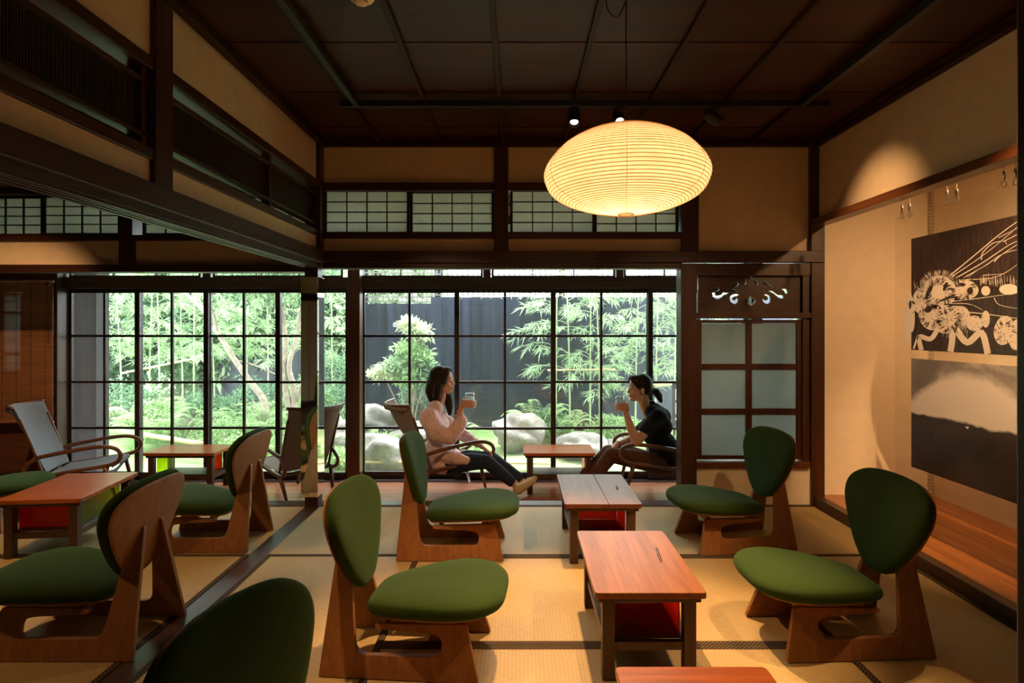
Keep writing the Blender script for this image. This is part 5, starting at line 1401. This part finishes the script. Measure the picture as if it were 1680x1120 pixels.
def head(B, c, f, u):
    """c centre of the skull; f facing; u up; builds into body B, returns a mapper (forward, side, up) -> point"""
    f = Vector(f).normalized(); u = Vector(u); u = (u-f*u.dot(f)).normalized(); sd = u.cross(f); c = Vector(c)
    def at(a, s, z): return c+f*a+sd*s+u*z
    B.ell(at(-0.012, 0, 0.028), (0.094, 0.074, 0.088), f, u)
    B.ell(at(0.030, 0, -0.040), (0.056, 0.054, 0.072), f, u)
    B.ell(at(0.045, 0, 0.015), (0.042, 0.052, 0.050), f, u)
    B.cap(at(0.066, 0, -0.094), at(0.060, 0, -0.090), 0.020, 0.026)       # chin
    B.cap(at(0.000, 0.045, -0.070), at(0.055, 0.018, -0.098), 0.020, 0.016); B.cap(at(0.000, -0.045, -0.070), at(0.055, -0.018, -0.098), 0.020, 0.016)
    B.cap(at(0.078, 0, 0.010), at(0.097, 0, -0.026), 0.008, 0.010); B.cap(at(0.097, 0, -0.028), at(0.094, 0, -0.030), 0.0115)   # nose
    for s in (-1, 1):
        B.cap(at(0.088, s*0.009, -0.033), at(0.084, s*0.010, -0.033), 0.008)
        B.cap(at(0.055, s*0.034, -0.035), at(0.050, s*0.036, -0.025), 0.022)     # cheek
        B.cap(at(0.072, s*0.015, 0.022), at(0.062, s*0.036, 0.022), 0.0095)      # brow
        B.ell(at(-0.008, s*0.074, -0.022), (0.019, 0.008, 0.030), f+sd*s*0.25, u)
        B.cap(at(0.067, s*0.027, 0.000), at(0.066, s*0.030, 0.0), 0.0125)        # eyelid
    B.cap(at(0.082, -0.010, -0.056), at(0.082, 0.010, -0.056), 0.0085)
    B.cap(at(0.079, -0.009, -0.068), at(0.079, 0.009, -0.068), 0.0090)
    return at
def face_parts(at, par, smile=False):
    def sub(mb, n, m): 
        o = mb.build(n, M[m], par, smooth=True); o.matrix_parent_inverse = Matrix.Translation(-Vector(par.location)); return o
    B = Body(); B.cap(at(0.0885, -0.014, -0.0565), at(0.0885, 0.014, -0.0565), 0.0062); B.cap(at(0.0858, -0.013, -0.0672), at(0.0858, 0.013, -0.0672), 0.0070)
    if smile: B.cap(at(0.083, 0.016, -0.060), at(0.073, 0.027, -0.052), 0.005, 0.003); B.cap(at(0.083, -0.016, -0.060), at(0.073, -0.027, -0.052), 0.005, 0.003)
    sub(B, 'lips', 'lip')
    if smile:
        B = Body(); B.cap(at(0.088, -0.014, -0.0618), at(0.088, 0.014, -0.0618), 0.0034); sub(B, 'teeth', 'teeth')
    for s in (-1, 1):
        B = Body(); B.cap(at(0.0785, s*0.022, -0.001), at(0.0735, s*0.036, -0.001), 0.0046); sub(B, 'eye', 'eye_dark')
        B = Body(); B.cap(at(0.082, s*0.014, 0.026), at(0.067, s*0.044, 0.026), 0.0038); sub(B, 'eyebrow', 'eye_dark')
def wrap_hand(B, wrist, G, r, side_n, palm_dir, tip_dir):
    G = (G[0], G[1], G[2]-0.026)
    """hand closed round an upright glass: palm on the palm_dir side, four fingers sweep over side_n to tip_dir"""
    G = Vector(G); wrist = Vector(wrist); pd = Vector(palm_dir).normalized(); sn = Vector(side_n).normalized()
    pc = G+pd*(r+0.018)+Vector((0, 0, -0.008))
    B.cap(wrist, pc-Vector((0, 0, 0.012)), 0.024, 0.024)
    B.ell(pc, (0.042, 0.016, 0.030), sn, (0, 0, 1)); B.ell(pc+Vector((0, 0, -0.020))+sn*0.010, (0.036, 0.020, 0.024), sn, (0, 0, 1))
    for k in range(4):
        z = 0.006-0.0172*k; rad = (0.0088, 0.0090, 0.0086, 0.0078)[k]; span = (2.55, 2.75, 2.60, 2.30)[k]
        pts = []
        for j in range(6):
            a = 0.55+span*(j/5)-0.25; q = r+0.0085+0.006*(1 if j in (2,) else 0)
            pts.append(G+(pd*math.cos(a)+sn*math.sin(a))*q+Vector((0, 0, z+0.004*math.sin(j))))
        B.chain([pc+sn*0.020+Vector((0, 0, z*0.7))]+pts, [0.012]+[rad]*3+[rad*0.95, rad*0.9, rad*0.85])
    pts = [pc-sn*0.018+Vector((0, 0, 0.0)), G+pd*(r+0.014)*0.95-sn*0.030+Vector((0, 0, 0.016)), G+pd*0.016-sn*(r+0.010)+Vector((0, 0, 0.026)), G-pd*0.008-sn*(r+0.009)+Vector((0, 0, 0.032))]
    B.chain(pts, [0.015, 0.0115, 0.0100, 0.0085])
def rest_hand(B, wrist, knuck, tip, nrm, across):
    """relaxed hand draped over a knee"""
    w, k_, t_ = Vector(wrist), Vector(knuck), Vector(tip); ac = Vector(across).normalized(); n = Vector(nrm).normalized()
    B.cap(w, w.lerp(k_, 0.35), 0.022, 0.023)
    for s in (-1.2, -0.4, 0.4, 1.2): B.cap(w.lerp(k_, 0.25)+ac*s*0.011, k_+ac*s*0.017, 0.016, 0.0125)
    for i, s in enumerate((-1.25, -0.42, 0.42, 1.25)):
        L = (0.88, 1.0, 0.95, 0.75)[i]; b0 = k_+ac*s*0.0185; e = b0+(t_-k_)*L+ac*s*0.004
        m1 = b0.lerp(e, 0.45)+n*0.012; m2 = b0.lerp(e, 0.75)+n*0.008
        B.chain([b0, m1, m2, e-n*0.004], [0.0100, 0.0090, 0.0082, 0.0074])
    a = w.lerp(k_, 0.25)-ac*0.022; B.chain([a, a-ac*0.022+(k_-w)*0.35, a-ac*0.030+(k_-w)*0.75-n*0.006], [0.0135, 0.0105, 0.0085])
def tumbler(label, G, r=0.041, h=0.074):
    t = thing('glass', label, 'glass', (G[0], G[1], G[2]-h/2))
    MB().lathe([(0.001, 0), (r*0.86, 0), (r*0.90, 0.003), (r, h), (r-0.0028, h), (r*0.88-0.0020, 0.008), (0.001, 0.008)], 28).build('tumbler', M['tumbler'], t, smooth=True)
    MB().tube([((r-0.0013)*math.cos(a), (r-0.0013)*math.sin(a), h) for a in [2*math.pi*i/28 for i in range(29)]], 0.0016, 6).build('rim', M['tumbler'], t, smooth=True)
    M.setdefault('water', translucent('cold_drink', (0.88, 0.93, 0.95), 0.15))
    MB().lathe([(0.001, 0.0082), (r*0.85-0.002, 0.0082), (r*0.93-0.002, h*0.62), (0.001, h*0.62)], 24).build('drink', M['water'], t, smooth=True)
    return t

def place(root, o):
    o.parent = root; o.matrix_parent_inverse = Matrix.Translation(-Vector(root.location))

# ---------------- woman in pink (faces right, +x); near side is her right
wo = thing('person', 'person with long dark hair in pink shirt and jeans, holding a glass, facing right', 'person', (PX(735, 5.1), 5.1, -0.11))
Yc, Yn, Yf = 5.12, 4.95, 5.29
hc = P(727, 624, Yc)
B = Body(); at = head(B, hc, (1, -0.10, -0.02), (0.02, 0, 1))
B.chain([at(-0.012, 0, -0.045), P(722, 655, Yc), P(716, 672, Yc)], [0.050, 0.047, 0.060])
elN, wrN, G1 = P(741, 712, 4.90), P(757, 670, 4.93), P(771, 653, 4.95)
B.chain([elN, P(752, 690, 4.90), wrN], [0.042, 0.035, 0.024])
wrap_hand(B, wrN, G1, 0.041, (0.15, -1, 0), (-1, -0.25, 0), (1, 0, 0))
elF, wrF = P(762, 715, 5.24), P(786, 729, 5.12)
B.chain([elF, wrF], [0.038, 0.025])
rest_hand(B, wrF, P(799, 739, 5.06), P(808, 752, 5.02), (0.5, -0.2, 0.8), (0.3, -0.9, 0.1))
ankN, ankF = P(843, 791, 4.93), P(856, 789, 5.03)
B.cap(P(830, 780, 4.95), ankN+Vector((0.012, 0, -0.02)), 0.040, 0.033); B.cap(P(846, 780, 5.05), ankF, 0.038, 0.032)
sp = P(718, 705, Yc); hp = P(735, 756, Yc)
B.chain([P(716, 672, Yc), sp, hp], [0.055, 0.07, 0.08]); B.chain([P(716, 676, Yc), P(704, 684, 4.99), P(716, 707, 4.92), elN], [0.05, 0.045, 0.04, 0.038]); B.chain([P(716, 676, Yc), P(716, 682, 5.24), P(745, 705, 5.26), elF], [0.05, 0.042, 0.04, 0.036])
B.chain([hp, P(770, 758, 4.99), P(799, 757, 4.98), P(830, 780, 4.95)], [0.07, 0.055, 0.045, 0.036]); B.chain([hp, P(770, 754, 5.16), P(806, 753, 5.10), P(846, 780, 5.05)], [0.07, 0.055, 0.045, 0.035])
body = bake(B, 'body', M['skin_w'], wo, 0.0038, 4)
face_parts(at, body, True)
for o in body.children: pass
# shirt
B = Body()
shN, shF = P(704, 684, 4.965), P(714, 680, 5.27)
B.ell(P(717, 700, Yc), (0.105, 0.165, 0.17), (1, 0, 0.05), (-0.1, 0, 1)); B.ell(P(722, 735, Yc), (0.125, 0.170, 0.15), (1, 0, 0), (-0.1, 0, 1)); B.ell(P(728, 760, Yc), (0.150, 0.185, 0.085), (1, 0, -0.05), (0, 0, 1))
B.cap(P(714, 670, 5.03), P(714, 670, 5.21), 0.068, 0.068); B.cap(P(712, 670, Yc), P(709, 680, Yc), 0.050, 0.09)
B.chain([shN, P(716, 708, 4.90), P(738, 716, 4.875)], [0.085, 0.084, 0.068]); B.chain([P(738, 716, 4.875), P(752, 700, 4.885), P(757, 689, 4.895)], [0.066, 0.056, 0.047])
B.chain([shF, P(745, 705, 5.28), P(766, 717, 5.23), P(779, 724, 5.16)], [0.080, 0.070, 0.052, 0.038])
B.chain([P(745, 750, 4.95), P(765, 755, 4.93), P(778, 756, 4.95)], [0.058, 0.034, 0.010])
B.chain([P(735, 748, 4.99), P(757, 763, 4.98), P(772, 762, 4.98)], [0.07, 0.040, 0.016]); B.chain([P(735, 745, 5.25), P(765, 756, 5.22)], [0.085, 0.04])
sh = bake(B, 'shirt', M['pink'], wo, 0.006, 5)
fold = sh.modifiers.new('folds', 'DISPLACE'); tex = bpy.data.textures.new('fold_noise', 'CLOUDS'); tex.noise_scale = 0.055; tex.noise_depth = 2; fold.texture = tex; fold.strength = 0.014; fold.mid_level = 0.5; fold.texture_coords = 'LOCAL'
# turned-back cuff, collar opening
B = Body(); B.cap(P(757, 691, 4.893), P(755.5, 694, 4.893), 0.052, 0.054); bake(B, 'cuff', M['pink'], wo, 0.006, 2)
# jeans
B = Body()
kN, kF = P(799, 757, 4.98), P(806, 752, 5.10)
B.ell(P(738, 762, Yc), (0.13, 0.165, 0.085), (1, 0, 0)); 
B.chain([P(738, 762, 5.03), P(770, 757, 4.99), kN, P(822, 776, 4.955), P(838, 789, 4.935)], [0.088, 0.080, 0.062, 0.054, 0.046])
B.chain([P(738, 762, 5.20), P(770, 753, 5.16), kF, P(830, 768, 5.08), P(851, 783, 5.035)], [0.088, 0.080, 0.062, 0.052, 0.044])
bake(B, 'jeans', M['denim'], wo, 0.006, 4)
# shoes
def shoe(a, b, nm, r0=0.040, r1=0.022, up=(0, 0, 1)):
    a, b = Vector(a), Vector(b); B = Body()
    B.chain([a, a.lerp(b, 0.5)+Vector(up)*0.004, b], [r0, (r0+r1)/2+0.004, r1]); B.cap(a+Vector((0, 0, 0.016)), a+(a-b).normalized()*0.012, r0*0.95, r0*0.86)
    return bake(B, nm, M['slipper'], wo, 0.005, 4)
shoe(P(850, 803, 4.90), P(875, 789, 4.88), 'shoe'); shoe(P(860, 797, 5.02), P(878, 784, 5.0), 'shoe')
# hair
B = Body()
B.ell(at(-0.030, 0, 0.038), (0.096, 0.088, 0.094)); B.ell(at(-0.055, 0, -0.02), (0.078, 0.086, 0.10)); 
B.cap(at(0.045, -0.050, 0.075), at(0.02, -0.078, 0.0), 0.022, 0.026); B.cap(at(0.045, 0.050, 0.075), at(0.02, 0.078, 0.0), 0.022, 0.026)
B.ell(at(0.020, 0, 0.098), (0.060, 0.066, 0.026))
for s in (-1, 1):
    B.chain([at(-0.01, s*0.075, 0.03), at(-0.025, s*0.085, -0.06), at(-0.035, s*0.085, -0.13)], [0.034, 0.040, 0.036])
B.chain([at(-0.08, 0, 0.0), at(-0.095, -0.02, -0.09), at(-0.085, -0.03, -0.155)], [0.060, 0.058, 0.040]); B.cap(at(-0.06, 0.03, -0.08), at(-0.06, 0.03, -0.15), 0.05, 0.035)
B.chain([at(0.0, 0.065, -0.08), at(0.035, 0.05, -0.16), at(0.055, 0.03, -0.23), at(0.06, 0.02, -0.29)], [0.036, 0.040, 0.034, 0.018])
hair = bake(B, 'hair', M['hair'], wo, 0.006, 3)
for (a, r_) in ((P(754.5, 676, 4.92), 0.031), (P(752.3, 683, 4.91), 0.034)):
    d = (wrN-elN).normalized(); u_ = d.orthogonal().normalized(); w_ = d.cross(u_)
    b_ = MB().tube([a+(u_*math.cos(q)+w_*math.sin(q))*r_ for q in [2*math.pi*i/20 for i in range(21)]], 0.0022, 6).build('bracelet', M['culm_dry'], None, smooth=True); place(wo, b_)
d = (wrF-elF).normalized(); u_ = d.orthogonal().normalized(); w_ = d.cross(u_); a = wrF-d*0.012
b_ = MB().tube([a+(u_*math.cos(q)+w_*math.sin(q))*0.0285 for q in [2*math.pi*i/20 for i in range(21)]], 0.004, 6).build('watch_band', M['steel'], None, smooth=True); place(wo, b_)
tumbler('glass tumbler held up by the person in pink', G1+Vector((0, 0, 0.004)))

# ---------------- person in black (faces left, -x)
mn_ = thing('person', 'person with dark ponytail in black t-shirt and brown trousers, holding a glass, facing left', 'person', (PX(1085, 5.1), 5.1, -0.11))
Yc = 5.12
hc = P(1048, 636, Yc)
B = Body(); at = head(B, hc, (-1, -0.12, -0.06), (-0.10, 0, 1))
B.chain([at(-0.020, 0, -0.045), P(1057, 662, Yc), P(1064, 674, Yc)], [0.052, 0.050, 0.062])
shN = P(1078, 688, 4.95); elN, wrN, G2 = P(1044, 724, 4.90), P(1027, 678, 4.93), P(1017, 658, 4.95)
B.chain([shN, P(1060, 705, 4.92), elN], [0.055, 0.046, 0.042]); B.chain([elN, P(1035, 702, 4.905), wrN], [0.040, 0.036, 0.024])
wrap_hand(B, wrN, G2, 0.041, (0.15, -1, 0), (0.9, -0.45, 0), (-1, 0, 0))
elF, wrF = P(1040, 718, 5.22), P(1012, 729, 5.10)
B.chain([elF, wrF], [0.038, 0.024])
rest_hand(B, wrF, P(1002, 738, 5.05), P(995, 750, 5.02), (-0.6, -0.2, 0.7), (-0.3, -0.9, 0.1))
fN, fF = P(962, 800, 4.95), P(955, 795, 5.12)
B.cap(P(970, 786, 4.96), fN, 0.034, 0.030); B.cap(P(962, 782, 5.12), fF, 0.034, 0.030)
sp = P(1076, 705, Yc); hp = P(1088, 758, Yc)
B.chain([P(1064, 674, Yc), sp, hp], [0.055, 0.07, 0.07]); B.chain([P(1066, 678, Yc), shN], [0.05, 0.048]); B.chain([P(1066, 678, Yc), P(1074, 686, 5.25), P(1055, 704, 5.24), elF], [0.05, 0.045, 0.04, 0.036])
B.chain([hp, P(1040, 753, 5.0), P(1003, 747, 4.98), P(985, 768, 4.97), P(970, 786, 4.96)], [0.06, 0.05, 0.045, 0.04, 0.034]); B.chain([hp, P(1038, 749, 5.17), P(998, 743, 5.12), P(976, 764, 5.12), P(962, 782, 5.12)], [0.06, 0.05, 0.045, 0.04, 0.034])
body = bake(B, 'body', M['skin_w'], mn_, 0.0038, 4)
face_parts(at, body)
B = Body()
B.ell(P(1075, 700, Yc), (0.115, 0.175, 0.165), (1, 0, -0.35), (0.35, 0, 1)); B.ell(P(1088, 735, Yc), (0.115, 0.165, 0.15), (1, 0, -0.15), (0.2, 0, 1)); B.ell(P(1090, 752, Yc), (0.12, 0.165, 0.09))
B.cap(P(1070, 676, 5.04), P(1070, 676, 5.20), 0.064, 0.064); B.cap(P(1068, 666, Yc), P(1082, 684, Yc), 0.052, 0.10); B.cap(P(1080, 682, 5.03), P(1086, 700, 5.0), 0.08, 0.09)
B.chain([P(1080, 685, 4.97), P(1064, 700, 4.925), P(1059, 704, 4.92)], [0.078, 0.066, 0.060]); B.chain([P(1078, 685, 5.27), P(1052, 705, 5.25)], [0.076, 0.058])
bake(B, 't_shirt', M['cotton_black'], mn_, 0.006, 4)
B = Body()
B.ell(P(1088, 764, Yc), (0.13, 0.175, 0.075))
B.chain([P(1085, 762, 5.03), P(1040, 752, 5.0), P(1003, 746, 4.98), P(985, 768, 4.97), P(972, 784, 4.96)], [0.085, 0.082, 0.066, 0.060, 0.062])
B.chain([P(1085, 762, 5.21), P(1038, 748, 5.17), P(998, 742, 5.12), P(976, 764, 5.12), P(962, 780, 5.12)], [0.085, 0.082, 0.066, 0.060, 0.062])
bake(B, 'trousers', M['trouser'], mn_, 0.006, 4)
wo_ = wo; wo = mn_
for a, b in ((P(960, 806, 4.94), P(938, 812, 4.92)), (P(953, 800, 5.12), P(932, 804, 5.1))):
    B = Body(); B.chain([a, a.lerp(b, 0.5), b], [0.036, 0.032, 0.024]); bake(B, 'sock', M['slipper'], mn_, 0.005, 3)
B = Body()
B.ell(at(-0.030, 0, 0.036), (0.095, 0.084, 0.088)); B.ell(at(-0.060, 0, 0.0), (0.066, 0.074, 0.075)); B.ell(at(0.022, 0, 0.092), (0.060, 0.062, 0.026))
B.cap(at(0.060, -0.035, 0.070), at(0.018, -0.072, 0.010), 0.018, 0.020); B.cap(at(0.060, 0.035, 0.070), at(0.018, 0.072, 0.010), 0.018, 0.020)
B.ell(at(-0.112, 0, -0.022), (0.028, 0.028, 0.028))
B.chain([at(-0.115, 0, -0.025), at(-0.155, -0.01, -0.045), at(-0.180, -0.01, -0.085), at(-0.195, -0.01, -0.13)], [0.026, 0.034, 0.033, 0.018])
bake(B, 'hair', M['hair'], mn_, 0.006, 3)
d = (wrF-elF).normalized(); u_ = d.orthogonal().normalized(); w_ = d.cross(u_); a = wrF-d*0.014
b_ = MB().tube([a+(u_*math.cos(q)+w_*math.sin(q))*0.027 for q in [2*math.pi*i/20 for i in range(21)]], 0.003, 6).build('bracelet', M['black'], None, smooth=True); place(mn_, b_)
tumbler('glass tumbler held up by the person in black', G2)
